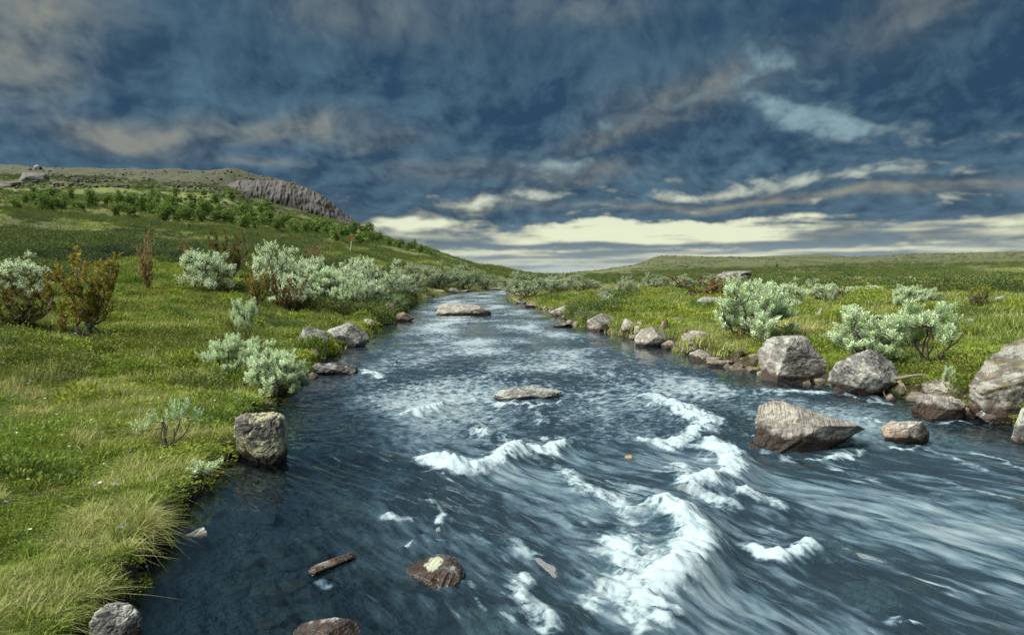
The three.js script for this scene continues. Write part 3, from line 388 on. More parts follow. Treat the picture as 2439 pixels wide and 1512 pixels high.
rock(1015, 705, 40, 9, 'pale flat stone on the far left bank', { tone: 'pale', lichen: 0.4, inWater: true }); rock(1042, 700, 36, 11, 'white rock under the far left willows', { tone: 'pale', lichen: 0.6, inWater: true }); rock(1078, 697, 34, 12, 'grey rock under the far left willows', { tone: 'granite', inWater: true }); rock(1110, 695, 24, 6, 'low grey stone at the far bend of the left bank', { tone: 'granite', inWater: true }); rock(1185, 690, 30, 7, 'flat grey rock at the far end of the river', { tone: 'pale', inWater: true });
rock(470, 1288, 74, 46, 'dark crumbly rock in the turf edge of the near left bank', { tone: 'granite', lichen: 0.25, cuts: 9, wet: 0.02, rough: 1.6 }); rock(283, 1540, 125, 92, 'light grey rock at the bottom left corner by the water', { tone: 'granite', lichen: 0.6, inWater: true, wet: 0.01, sink: 0.25, cuts: 4, rough: 1.3 });
rock(1258, 954, 170, 27, 'grey rock in midstream with water sliding over it', { tone: 'granite', lichen: 0.6, inWater: true, wet: -0.03, l: 0.6, sink: 0.35 });
rock(1040, 1400, 150, 36, 'dark stone with a round pale lichen patch in the near water', { tone: 'dark', lichen: 0.3, rust: 0.35, inWater: true, wet: 0.0, l: 1.25, sink: 0.55, gloss: true, patch: [-0.05, 0.95, -0.15, 0.45], yaw: 0.3, tall: 0.62 });
rock(795, 1370, 62, 28, 'thin tilted slab with a white edge and rusty foot in the near water', { tone: 'pale', lichen: 0.3, rust: 0.7, rustLow: true, inWater: true, wet: 0.0, l: 2.6, sink: 0.4, boxy: 4, yaw: -0.5, roll: 0.25, gloss: true, tall: 0.5 });
rock(775, 1545, 190, 34, 'broad dark slab just under the water at the bottom edge', { tone: 'dark', lichen: 0.2, rust: 0.3, inWater: true, wet: 0, l: 0.7, sink: 0.6, boxy: 4, gloss: true, tall: 0.75 });
const under = (u, v, w, h, label, o = {}) => rock(u, v, w, h, label, { top: -0.14, tone: 'brown', sink: 0.45, cuts: -3, l: 0.9, lichen: 0.3, gloss: true, ...o });
under(1755, 1545, 200, 60, 'large brown rock under the water at the bottom edge', { top: -0.11 }); under(880, 1165, 190, 46, 'broad tan rock under the water in the left shallows', { tone: 'warm' }); under(645, 1395, 52, 22, 'small tan stone on the bed near the left bank', { tone: 'warm' }); under(625, 1270, 66, 26, 'tan stone on the bed close below the turf edge', { tone: 'warm' }); under(760, 1265, 74, 24, 'orange brown stone on the shallow bed'); under(1275, 1058, 130, 40, 'reddish brown rock under the water behind the foam', { rust: 0.5, top: -0.11 }); under(1500, 1085, 30, 12, 'small red brown stone breaking the water in the rapids', { top: 0.03, rust: 0.4 }); under(1225, 1270, 90, 26, 'purple brown stone under the fast water'); under(1390, 1205, 120, 30, 'pale stone under the smooth tongue of water', { tone: 'warm' }); under(1850, 1160, 120, 26, 'pale brown rock under the water below the big pale boulder', { tone: 'warm', top: -0.11 }); under(1985, 1280, 150, 56, 'dark rock under the swell in the right of the rapids', { top: -0.11, tone: 'brown' }); under(950, 1130, 110, 30, 'grey brown rock under the water right of the square boulder', { tone: 'warm' }); under(560, 1440, 80, 20, 'dark brown stone on the bed in the bottom left water'); under(850, 1230, 170, 30, 'long reddish stone on the bed above the tilted slab', { rust: 0.4 }); under(2080, 1420, 160, 40, 'brown stone deep under the water at the bottom right'); under(1910, 1088, 40, 16, 'orange stone under the water at the foot of the big pale boulder', { rust: 0.7, top: -0.11 }); under(1180, 1480, 150, 36, 'dim brown stone on the bed at the bottom middle'); under(1740, 1020, 50, 12, 'low red brown rock left of the big pale boulder', { top: 0.03, rust: 0.3 });
// on the land
rock(1974, 822, 62, 30, 'grey blue rock in the grass behind the large rounded boulder', { tone: 'granite', lichen: 0.5 }); rock(1955, 760, 26, 28, 'upright pale stone in the meadow', { tone: 'pale', lichen: 0.4 }); rock(1606, 768, 26, 13, 'small round stone on the turf of the right bank', { tone: 'granite', lichen: 0.5 }); rock(1573, 762, 30, 12, 'pale stone left of the small round stone', { tone: 'pale' }); rock(1590, 745, 18, 9, 'tiny grey stone in the flowery turf', { tone: 'granite' });
rock(1745, 682, 92, 38, 'large rounded boulder far out on the moor among willows', { tone: 'granite', lichen: 0.2, detail: 20, sink: 0.2 }); rock(1690, 728, 70, 22, 'grey boulder half sunk in the meadow below the orange juniper', { tone: 'granite', lichen: 0.2 }); rock(2385, 722, 40, 18, 'blue grey rock far out on the right meadow', { tone: 'granite', lichen: 0.5 }); rock(2395, 737, 36, 8, 'flat stone in front of the far blue grey rock', { tone: 'granite' }); rock(2310, 772, 34, 14, 'small grey rock in the right hand meadow', { tone: 'granite' }); rock(1480, 735, 24, 8, 'flat pale stone in the far grass of the right bank', { tone: 'pale' }); rock(1415, 745, 40, 14, 'pale rock in the far grass at the right bank', { tone: 'pale', lichen: 0.4 }); rock(2110, 705, 26, 16, 'white rock behind the meadow willow', { tone: 'pale', lichen: 0.6 });
rock(2110, 928, 30, 26, 'brown stone in the hollow under the willow roots', { tone: 'warm', inWater: true }); rock(2150, 935, 30, 38, 'speckled stone standing under the willow roots', { tone: 'warm', lichen: 0.4, inWater: true }); rock(2195, 905, 84, 28, 'slab of rock holding up the bank right of the roots', { tone: 'warm', lichen: 0.3, boxy: 5, l: 0.5, inWater: true, y: 0.12 }); rock(2120, 955, 24, 16, 'tiny brown stone at the water under the roots', { tone: 'warm', inWater: true });
rock(90, 404, 22, 13, 'square stone cairn on the skyline of the hill', { name: 'cairn', category: 'cairn', tone: 'crag', boxy: 5, detail: 6 });
rock(300, 470, 34, 11, 'pale rock outcrop on the hillside above the birches', { tone: 'granite', detail: 8 }); rock(215, 466, 30, 12, 'white rock outcrop on the hillside left of the birches', { tone: 'pale', detail: 8, lichen: 0.5 }); rock(115, 556, 30, 8, 'pale flat stone on the green slope below the birches', { tone: 'pale', detail: 6 }); rock(80, 432, 70, 26, 'grey crag below the cairn', { tone: 'crag', detail: 12, cuts: 10, lichen: 0.1 }); rock(20, 446, 50, 18, 'grey crag at the left edge of the hill', { tone: 'crag', detail: 10, cuts: 10, lichen: 0.1 });
console.log('stones');

// ---------------------------------------------------------------- willows, junipers, birches
const bough = (a, b, r, wob, n = 5) => { const p = []; for (let k = 0; k <= n; k++) { const t = k / n, w = wob * Math.sin(t * 3.14); p.push([lerp(a[0], b[0], t) + (r() - 0.5) * w, lerp(a[1], b[1], t) + (r() - 0.5) * w * 0.6 - w * 0.25, lerp(a[2], b[2], t) + (r() - 0.5) * w]); } p[0] = a; p[n] = b; return p; };
// a bush 1 m wide and 1 m high about its foot
function willowShape(seed, { clumps = 26, shoots = 7, leaves = 15, len = 0.075, lean = 0, bare = 0.3, depth = 0.8, tone = [0.6, 0.67, 0.52], lobes = 1 } = {}) {
  const r = rng(seed * 7 + 5), stems = new Soup(), fol = new Soup(), bark = [0.085, 0.07, 0.06];
  const mains = []; for (let i = 0; i < 7; i++) { const a = i / 7 * 6.28 + r(), rr = 0.12 + 0.24 * r(), e = [Math.cos(a) * rr + lean * 0.3, 0.3 + 0.3 * r(), Math.sin(a) * rr * depth], pts = bough([(r() - 0.5) * 0.06, -0.04, (r() - 0.5) * 0.05], e, r, 0.12); stems.tube(pts, 0.017, 0.01, bark.map((c) => c * (0.8 + 0.5 * r()))); mains.push(pts); }
  for (let i = 0; i < clumps; i++) {
    const a = r() * 6.28, rr = 0.5 * Math.sqrt(r()) * (0.82 + 0.55 * n2(a * 1.3 * lobes + seed, 3)), dome = Math.sqrt(Math.max(0, 1 - (rr / 0.56) ** 2)) * (0.78 + 0.6 * n2(a * 1.7 * lobes + seed * 3.1, rr * 5)), y = lerp(bare, 1, (0.16 + 0.84 * Math.pow(r(), 0.62)) * dome);
    const c = [Math.cos(a) * rr + lean * y * 0.5, Math.max(0.1, y) * 0.9, Math.sin(a) * rr * depth]; let best = mains[0], bd = 9, node = 0;
    for (const m of mains) for (let k = 2; k < m.length; k++) { const q = Math.hypot(m[k][0] - c[0], m[k][1] - c[1], m[k][2] - c[2]); if (q < bd) { bd = q; best = m; node = k; } }
    const pts = bough(best[node], c, r, 0.08, 4); stems.tube(pts, 0.009, 0.004, bark.map((q) => q * (0.8 + 0.6 * r())), 4);
    const cr = 0.045 + 0.03 * r();
    for (let s = 0; s < shoots; s++) {
      const o = [c[0] + (r() - 0.5) * 2 * cr, c[1] + (r() - 0.6) * 1.6 * cr, c[2] + (r() - 0.5) * 2 * cr], dir = nrm([(o[0] - c[0]) * 7 + c[0] * 0.5, 0.9 + 0.5 * r(), (o[2] - c[2]) * 7 + c[2] * 0.5]), L = len * (0.9 + 0.8 * r());
      stems.tube([[c[0], c[1] - cr * 0.6, c[2]], o, [o[0] + dir[0] * L, o[1] + dir[1] * L, o[2] + dir[2] * L]], 0.0035, 0.0015, [0.16, 0.15, 0.09], 3);
      const sd = anySide(dir, r), ud = crs(dir, sd), k0 = 0.85 + 0.3 * r();
      for (let k = 0; k < leaves; k++) { const t = k / leaves, q = k * 2.4, out = [sd[0] * Math.cos(q) + ud[0] * Math.sin(q), sd[1] * Math.cos(q) + ud[1] * Math.sin(q), sd[2] * Math.cos(q) + ud[2] * Math.sin(q)], up = 0.35 + 1.1 * t, ld = nrm([out[0] + dir[0] * up, out[1] + dir[1] * up, out[2] + dir[2] * up]);
        const v = k0 * (0.72 + 0.5 * r()), g = r() * 0.22; fol.leaf([o[0] + dir[0] * L * t, o[1] + dir[1] * L * t, o[2] + dir[2] * L * t], ld, nrm(crs(ld, dir)), len * (0.55 + 0.35 * r()) * (1 - 0.35 * t), len * 0.115, [tone[0] * v * (1 - g), tone[1] * v, tone[2] * v * (1 - g * 1.6)]); }
    }
  }
  return [stems.geometry(), fol.geometry()];
}
const plantShapes = {
  near: [1, 2, 3].map((s) => willowShape(s, { clumps: 66, shoots: 7, leaves: 18, len: 0.07, bare: 0.06 })), mid: [4, 5, 6, 7].map((s) => willowShape(s, { clumps: 74, shoots: 6, leaves: 9, len: 0.075, bare: 0.03, tone: [0.64, 0.7, 0.57] })), far: [8, 9, 10].map((s) => willowShape(s, { clumps: 80, shoots: 5, leaves: 6, len: 0.085, bare: 0.1, tone: [0.38, 0.43, 0.32] })),
  open: [11, 12].map((s) => willowShape(s, { clumps: 30, shoots: 8, leaves: 16, len: 0.085, bare: 0.3, lean: 0.25 })), sprig: [13, 14].map((s) => willowShape(s, { clumps: 8, shoots: 5, leaves: 14, len: 0.13, bare: 0.35, lean: 0.3, tone: [0.46, 0.55, 0.38] })), green: [15, 16].map((s) => willowShape(s, { clumps: 40, shoots: 6, leaves: 9, len: 0.06, bare: 0.12, tone: [0.22, 0.32, 0.19] })),
};
function plant(kind, shapes, u, v, w, h, label, o = {}) {
  const p = onGround(u, v), list = plantShapes[shapes], [a, b] = list[(o.pick ?? Math.floor(u * 7 + v)) % list.length], g = new THREE.Group();
  const s = new THREE.Mesh(a, M.bark), f = new THREE.Mesh(b, M.leaf); s.name = o.stem ?? 'stem'; f.name = o.foliage ?? 'foliage'; g.add(s, f);
  const W = metres(w, p.d) * 1.08, H = metres(h, p.d) * 1.12; g.scale.set(W, H, W * (o.depth ?? 0.9)); g.position.set(p.x + p.x / p.d * W * 0.15, terrain(p.x, p.d + W * 0.15) - 0.02, -(p.d + W * 0.15)); g.rotation.y = o.yaw ?? ((u * 0.37) % 6.28);
  if (g.position.y < 0.03) g.position.y = 0.03;
  tag(add(g, kind), label, o.category ?? 'bush', undefined, o.group); return g;
}
const willow = (...a) => plant('willow_bush', ...a);
willow('mid', 492, 700, 140, 116, 'rounded white leaved willow standing alone on the left slope'); willow('mid', 650, 700, 150, 120, 'tall white leaved willow left in the big cluster on the left slope'); willow('mid', 715, 705, 150, 100, 'white leaved willow in the middle of the big left cluster', { pick: 1 }); willow('near', 755, 728, 190, 100, 'willow with tangled bare stems in front of the left cluster'); willow('mid', 845, 712, 120, 100, 'white willow between the cluster and the riverside bushes', { pick: 2 }); willow('near', 822, 745, 84, 90, 'narrow pale willow hanging over the moss on the left bank', { pick: 2 });
willow('mid', 900, 712, 140, 92, 'dense pale willow on the left bank above the egg shaped rock', { pick: 3 }); willow('green', 930, 740, 110, 52, 'grey green willow touching the water on the left bank'); willow('mid', 955, 702, 90, 55, 'pale willow upstream of the dense one on the left bank', { pick: 0 });
willow('open', 588, 828, 84, 118, 'slender pale willow rising from the grass of the left bank', { pick: 0 }); willow('open', 545, 905, 130, 110, 'loose pale willow above the square boulder', { pick: 1 }); willow('near', 655, 955, 185, 130, 'pale willow leaning over the water beside the square boulder', { pick: 0, yaw: 2 }); willow('near', 612, 905, 140, 105, 'pale willow between the loose one and the water', { pick: 1 });
willow('sprig', 395, 1075, 125, 130, 'sparse willow sprig with crooked twigs in the near left grass', { pick: 0, yaw: 0.3 }); willow('sprig', 478, 1150, 115, 62, 'low willow sprig at the turf edge in the near left corner', { pick: 1, yaw: 0 }); willow('mid', 50, 712, 175, 100, 'pale willow at the left edge of the picture', { pick: 1 });
willow('mid', 700, 738, 150, 84, 'white willow low in front of the big left cluster', { pick: 2 }); willow('mid', 795, 715, 130, 96, 'white willow filling the gap right of the big left cluster', { pick: 0 }); willow('mid', 872, 738, 110, 74, 'pale willow close above the left waterline', { pick: 1 }); willow('far', 960, 715, 90, 50, 'dull willow at the waterline before the far left row', { pick: 1 });
willow('far', 985, 690, 100, 55, 'dull white willow first in the far left row'); willow('far', 1045, 692, 110, 62, 'large dull willow second in the far left row', { pick: 1 }); willow('far', 1105, 690, 100, 58, 'large dull willow third in the far left row', { pick: 2 }); willow('far', 1155, 688, 60, 36, 'small dull willow last in the far left row'); willow('far', 985, 655, 90, 28, 'low white willow on the slope above the far left row'); willow('far', 1030, 668, 70, 26, 'low willow behind the far left row', { pick: 2 });
willow('near', 1790, 820, 255, 165, 'large white leaved willow behind the round boulder on the right bank', { pick: 1, yaw: 1 }); willow('near', 2075, 880, 245, 155, 'white leaved willow above the roots on the right bank', { pick: 2, yaw: 0.5 }); willow('open', 2200, 880, 185, 160, 'open willow with crooked dark stems above the roots', { pick: 0, yaw: 0.1 }); willow('mid', 1810, 735, 130, 62, 'pale willow behind the large white willow', { pick: 0 }); willow('mid', 1880, 735, 100, 66, 'taller pale willow right behind the large white willow', { pick: 1 }); willow('mid', 1958, 722, 84, 52, 'small round white willow in the right meadow'); willow('near', 2160, 740, 90, 70, 'thin white willow out in the right meadow', { pick: 0 }); willow('mid', 2215, 725, 60, 40, 'little white willow beside the thin one in the meadow', { pick: 2 }); willow('mid', 2175, 690, 50, 30, 'upright pale willow at the back of the meadow', { pick: 3 });
willow('far', 1255, 712, 120, 58, 'large grey willow where the river bends', { pick: 0 }); willow('far', 1215, 700, 60, 40, 'small grey willow at the water where the river bends', { pick: 1 }); willow('far', 1320, 698, 110, 42, 'grey willow right of the bend', { pick: 2 }); willow('far', 1385, 695, 110, 42, 'low spreading grey willow on the far right bank', { pick: 0 }); willow('far', 1440, 718, 56, 36, 'small white willow in the far grass', { pick: 1 }); willow('far', 1490, 705, 70, 48, 'white willow on the far right bank', { pick: 2 }); willow('far', 1560, 692, 80, 40, 'low white willow at the edge of the moor', { pick: 0 }); willow('far', 1625, 692, 90, 36, 'long white willow at the edge of the moor', { pick: 1 }); willow('far', 1700, 690, 90, 34, 'white willow left of the large far boulder', { pick: 2 }); willow('far', 1775, 695, 80, 36, 'white willow right of the large far boulder', { pick: 0 }); willow('far', 1340, 690, 90, 36, 'hazy willow behind the bend', { pick: 1 });
willow('mid', 2030, 705, 80, 28, 'low white willow mat in the right meadow', { pick: 0 }); willow('mid', 2075, 702, 60, 26, 'second low willow mat in the right meadow', { pick: 1 }); willow('mid', 2380, 700, 50, 22, 'far white willow near the right edge', { pick: 2 }); willow('mid', 1940, 690, 70, 26, 'distant pale willow on the moor', { pick: 3 }); willow('near', 2260, 930, 44, 56, 'tiny willow shoot between the rocks of the right bank', { pick: 1, category: 'shoot' }); willow('mid', 2100, 770, 60, 22, 'small pale sprout behind the roots willow', { pick: 1 }); willow('green', 1400, 772, 60, 34, 'green willow tuft at the turf corner of the right bank', { pick: 0 }); willow('mid', 1450, 735, 40, 34, 'thin white sprig on the right bank turf', { pick: 2 });

function juniperShape(seed, { stems: ns = 9, needle = [0.26, 0.245, 0.04], tip = [0.4, 0.3, 0.065], bare = 0.35, lean = 0.35, dens = 1, spread = 0.55, bark = [0.17, 0.15, 0.14], dry = 0.14 } = {}) {
  const r = rng(seed * 31 + 2), st = new Soup(), fo = new Soup();
  for (let i = 0; i < ns; i++) {
    const a = i / ns * 6.28 + r(), rr = spread * (0.3 + 0.7 * r()), end = [Math.cos(a) * rr * 0.9 + lean * (r() - 0.35) * 0.6, 0.6 + 0.4 * r(), Math.sin(a) * rr * 0.6], pts = bough([(r() - 0.5) * 0.1, -0.05, (r() - 0.5) * 0.08], end, r, 0.22, 7);
    st.tube(pts, 0.018, 0.005, bark.map((c) => c * (0.7 + 0.7 * r())), 5);
    const twigs = Math.round(7 * dens);
    for (let k = 0; k < twigs; k++) {
      const t = lerp(bare, 1, (k + r()) / twigs), q = t * 7, j = Math.min(6, Math.floor(q)), o = pts[j].map((c, x) => lerp(c, pts[j + 1][x], q - j)), dir = nrm([(r() - 0.5) * 1.3 + end[0] * 0.4, 0.75 + 0.5 * r(), (r() - 0.5) * 1.3]), L = 0.1 + 0.13 * r();
      const e = [o[0] + dir[0] * L, o[1] + dir[1] * L, o[2] + dir[2] * L]; st.tube([o, e], 0.004, 0.002, bark, 3); const dryness = r() < dry ? 0.5 + 0.5 * r() : 0.25 * r();
      for (let m = 0; m < 6; m++) { const b = lerp(-0.2, 1, r()), so = [lerp(o[0], e[0], b), lerp(o[1], e[1], b), lerp(o[2], e[2], b)], sd = nrm([dir[0] + (r() - 0.5) * 1.5, dir[1] * 0.8 + (r() - 0.4) * 0.8, dir[2] + (r() - 0.5) * 1.5]), sl = 0.035 + 0.05 * r();
        for (let n = 0; n < 12; n++) { const f = n / 12, ld = nrm([sd[0] + (r() - 0.5) * 1.6, sd[1] + (r() - 0.5) * 1.6, sd[2] + (r() - 0.5) * 1.6]), v = 0.6 + 0.7 * r(), c = mix3(needle, tip, clamp(dryness + 0.3 * (r() - 0.5), 0, 1)); fo.leaf([so[0] + sd[0] * sl * f, so[1] + sd[1] * sl * f, so[2] + sd[2] * sl * f], ld, anySide(ld, r), 0.036, 0.0075, [c[0] * v, c[1] * v, c[2] * v], 0); } }
    }
  }
  return [st.geometry(), fo.geometry()];
}
Object.assign(plantShapes, { juniper: [1, 2].map((s) => juniperShape(s, { dens: 1.5, ns: 11 })), brownJuniper: [3, 4].map((s) => juniperShape(s, { needle: [0.14, 0.135, 0.032], tip: [0.26, 0.2, 0.065], bare: 0.05, lean: 0.1, dens: 1.8, ns: 12 })), dryJuniper: [5, 6].map((s) => juniperShape(s, { needle: [0.3, 0.22, 0.1], tip: [0.42, 0.28, 0.13], bare: 0.1, lean: 0.05, spread: 0.4, dens: 1.2, dry: 0.6, bark: [0.34, 0.29, 0.2] })), orangeJuniper: [7].map((s) => juniperShape(s, { needle: [0.2, 0.14, 0.045], tip: [0.3, 0.17, 0.06], bare: 0.05, dens: 1.7, ns: 12, spread: 0.75 })) });
const juniper = (...a) => plant('juniper_bush', ...a);
juniper('juniper', 215, 815, 215, 200, 'windblown orange green juniper with twisted grey trunks on the left', { pick: 0, yaw: 0.2, stem: 'trunk' }); juniper('brownJuniper', 45, 800, 190, 130, 'dark brown green juniper at the left edge', { pick: 0 }); juniper('dryJuniper', 352, 695, 70, 128, 'dry straw coloured juniper behind the windblown one', { pick: 0 }); juniper('brownJuniper', 545, 668, 105, 104, 'brown juniper between the lone willow and the cluster', { pick: 1 }); juniper('juniper', 610, 735, 80, 90, 'olive juniper in front of the white cluster', { pick: 1 }); juniper('dryJuniper', 747, 655, 50, 62, 'dry tan juniper standing up behind the white cluster', { pick: 1 }); juniper('orangeJuniper', 690, 745, 90, 84, 'reddish dead juniper at the foot of the white cluster', { pick: 0 }); juniper('orangeJuniper', 1680, 712, 140, 52, 'low orange juniper on the right moor', { pick: 0 }); juniper('brownJuniper', 1348, 682, 36, 30, 'small dark juniper beyond the bend', { pick: 0 }); juniper('brownJuniper', 2335, 738, 90, 44, 'dark juniper in the right meadow', { pick: 1 }); juniper('brownJuniper', 800, 690, 60, 50, 'rusty juniper tucked among the left willows', { pick: 0 }); juniper('dryJuniper', 445, 640, 36, 62, 'thin dry juniper left of the lone willow', { pick: 0 }); juniper('dryJuniper', 852, 650, 26, 40, 'little dry juniper above the riverside willows', { pick: 1 }); juniper('brownJuniper', 940, 655, 70, 26, 'low brown juniper on the slope below the marker post', { pick: 1 }); juniper('brownJuniper', 2000, 715, 50, 30, 'small brown juniper in the middle of the right meadow', { pick: 0 });

function birchShape(seed) {
  const r = rng(seed * 77), st = new Soup(), fo = new Soup(), n = 3 + (r() * 3 | 0);
  for (let i = 0; i < n; i++) { const e = [(r() - 0.5) * 0.5, 0.7 + 0.28 * r(), (r() - 0.5) * 0.5]; st.tube(bough([(r() - 0.5) * 0.1, -0.05, (r() - 0.5) * 0.1], e, r, 0.12, 4), 0.016, 0.006, r() < 0.4 ? [0.4, 0.38, 0.34] : [0.14, 0.11, 0.09], 4);
    for (let k = 0; k < 12; k++) { const hue = 0.75 + 0.5 * r(), t = 0.12 + 0.9 * r(), c = [e[0] * t + (r() - 0.5) * 0.36, e[1] * t + (r() - 0.5) * 0.22, e[2] * t + (r() - 0.5) * 0.36]; for (let m = 0; m < 26; m++) { const d = nrm([r() - 0.5, r() - 0.3, r() - 0.5]), q = 0.13 * Math.cbrt(r()), v = (0.6 + 0.7 * r()) * hue; fo.leaf([c[0] + d[0] * q, c[1] + d[1] * q * 0.8, c[2] + d[2] * q], nrm([r() - 0.5, r() - 0.6, r() - 0.5]), anySide(d, r), 0.07, 0.03, [0.13 * v, 0.215 * v, 0.04 * v]); } } }
  return [st.geometry(), fo.geometry()];
}
plantShapes.birch = [1, 2, 3, 4, 5, 6].map(birchShape);
{
  const r = rng(5), spots = [], ORD = 'first second third fourth fifth sixth seventh eighth ninth tenth eleventh twelfth thirteenth fourteenth fifteenth sixteenth seventeenth eighteenth nineteenth twentieth twenty-first twenty-second twenty-third twenty-fourth'.split(' ');
  const band = (u0, v0, u1, v1, n, jit, h0, h1, label, group) => { for (let i = 0; i < n; i++) { const t = (i + r() * 0.8) / n; spots.push([lerp(u0, u1, t), lerp(v0, v1, t) + (r() - 0.5) * jit, lerp(h0, h1, r()), `${ORD[i]} ${label}`, group]); } };
  band(40, 494, 260, 500, 12, 22, 18, 34, 'birch from the left edge on the hillside before the main thicket', 'birches on the left hillside'); band(270, 508, 470, 522, 20, 30, 18, 34, 'birch counted from the left in the hillside thicket', 'birch thicket on the hillside'); band(470, 520, 700, 545, 24, 34, 16, 32, 'birch counted from the left in the thicket below the cliff', 'birch thicket below the cliff'); band(700, 545, 900, 580, 22, 30, 14, 26, 'birch from the left in the scrub under the cliff end', 'birch scrub under the cliff end'); band(880, 572, 1030, 608, 16, 12, 10, 18, 'small birch down the falling ridge line', 'birches along the ridge line'); band(60, 470, 560, 480, 16, 20, 12, 22, 'birch from the left high on the rocky hillside', 'birch scrub high on the hill');
  for (const [u, v, h, label, group] of spots) plant('birch_tree', 'birch', u, v, h * 1.4 * (0.9 + 0.6 * r()), h * 1.35, label, { pick: Math.floor(r() * 6), yaw: r() * 6, group, category: 'birch', stem: 'trunk', foliage: 'crown' });
  plant('birch_tree', 'birch', 1022, 606, 20, 18, 'bushy little tree alone on the ridge line against the sky', { category: 'birch', stem: 'trunk', foliage: 'crown' }); plant('birch_tree', 'birch', 1148, 641, 16, 12, 'tiny bare tree at the end of the ridge against the sky', { category: 'birch', stem: 'trunk', foliage: 'crown' }); plant('birch_tree', 'birch', 450, 550, 16, 20, 'lone birch sapling below the thicket on open slope', { category: 'birch', stem: 'trunk', foliage: 'crown', pick: 1 }); plant('birch_tree', 'birch', 612, 572, 12, 22, 'thin birch sapling on the open slope left of the marker post', { category: 'birch', stem: 'trunk', foliage: 'crown', pick: 2 });
  plant('birch_tree', 'birch', 1850, 638, 14, 10, 'dark speck of birch far across the right moor', { category: 'birch', stem: 'trunk', foliage: 'crown' });
}
// trail marker posts
function post(u, v, h, label, red) {
  const p = onGround(u, v), H = metres(h, p.d), g = new THREE.Group(), wood = new THREE.MeshStandardMaterial({ color: new THREE.Color(0.5, 0.46, 0.38), roughness: 0.85 }), paint = new THREE.MeshStandardMaterial({ color: new THREE.Color(0.62, 0.05, 0.025), roughness: 0.6 });
  const a = new THREE.Mesh(new THREE.CylinderGeometry(H * 0.026, H * 0.034, H, 10), wood); a.name = 'pole'; a.position.y = H / 2 - 0.1; g.add(a);
  if (red) { const b = new THREE.Mesh(new THREE.BoxGeometry(H * 0.13, H * 0.2, H * 0.08), paint), c = new THREE.Mesh(new THREE.BoxGeometry(H * 0.14, H * 0.05, H * 0.02), paint); b.name = 'red_head'; b.position.y = H; c.name = 'cross_board'; c.position.set(H * 0.02, H * 1.05, H * 0.05); g.add(b, c); }
  g.position.set(p.x, terrain(p.x, p.d), -p.d); g.rotation.z = -0.12; tag(add(g, 'marker_post'), label, 'marker post'); return g;
}
post(834, 606, 36, 'leaning white trail post with a red head on the left slope', true); post(1072, 634, 10, 'tiny bare trail post farther along the slope near the skyline', false);
// root and driftwood on the right bank
function wood(name, pts, r0, r1, c, label, category) { const s = new Soup(), q = pts.map(([u, v, d]) => { const r = sight(u, v), t = d / -r[2]; return [r[0] * t, EYE + r[1] * t, -d]; }), cv = new THREE.CatmullRomCurve3(q.map((a) => new THREE.Vector3(...a))).getPoints(16).map((a) => [a.x, a.y, a.z]); s.tube(cv, r0, r1, c, 7); const o = mesh(s, M.bark, name); tag(add(o, name), label, category); }
wood('willow_root', [[2140, 905, 8.0], [2155, 925, 7.95], [2165, 960, 7.9], [2178, 990, 7.85]], 0.026, 0.012, [0.42, 0.36, 0.28], 'bleached root hanging straight down from the right bank', 'root'); wood('willow_root', [[2090, 905, 8.05], [2140, 900, 8.0], [2200, 893, 8.0], [2260, 915, 7.95], [2285, 935, 7.9]], 0.028, 0.012, [0.2, 0.17, 0.14], 'grey root creeping along the edge of the right bank', 'root'); wood('driftwood_branch', [[2170, 935, 7.9], [2215, 935, 7.9], [2262, 918, 7.85]], 0.012, 0.006, [0.36, 0.3, 0.22], 'pale stick caught below the creeping root', 'branch'); wood('willow_root', [[2120, 910, 8], [2105, 930, 7.95], [2115, 955, 7.9]], 0.016, 0.007, [0.14, 0.1, 0.08], 'thin dark root curling down beside the bleached root', 'root'); 
wood('bare_twig', [[100, 1095, 4.6], [125, 1135, 4.5], [138, 1170, 4.4], [138, 1200, 4.35]], 0.006, 0.011, [0.09, 0.075, 0.06], 'bare dark twig standing in the near left grass', 'twig');
console.log('plants');

// ---------------------------------------------------------------- ground cover
function clump(seed, n, h, w, spread, lean, c0, c1, segs = 3) { const r = rng(seed * 17), s = new Soup(); for (let i = 0; i < n; i++) { const a = r() * 6.28, q = spread * Math.sqrt(r()), v = 0.5 + 0.95 * r(); s.blade([Math.cos(a) * q, -0.02, Math.sin(a) * q], lean * (0.15 + 1.5 * r()), h * (0.5 + 0.7 * r()), w * (0.7 + 0.6 * r()), r() * 6.28, c0.map((c) => c * v), c1.map((c) => c * v), segs); } return s.geometry(); }
function tuft(seed, n, h, rad, len, wid, c) { const r = rng(seed * 41), s = new Soup(); for (let i = 0; i < n; i++) { const a = r() * 6.28, q = rad * Math.sqrt(r()), y = h * Math.sqrt(Math.max(0.02, 1 - (q / rad) ** 2)) * (0.2 + 0.8 * Math.pow(r(), 0.5)) * (0.8 + 0.4 * n2(a + seed, q * 9)), d = nrm([Math.cos(a) * 0.6 + (r() - 0.5) * 1.2, 0.4 + r() * 0.8, Math.sin(a) * 0.6 + (r() - 0.5) * 1.2]), v = 0.6 + 0.75 * r(); s.leaf([Math.cos(a) * q, y, Math.sin(a) * q], d, anySide(d, r), len * (0.7 + 0.6 * r()), wid * (0.7 + 0.6 * r()), c.map((k) => k * v)); } return s.geometry(); }
const W1 = [1, 1, 1];
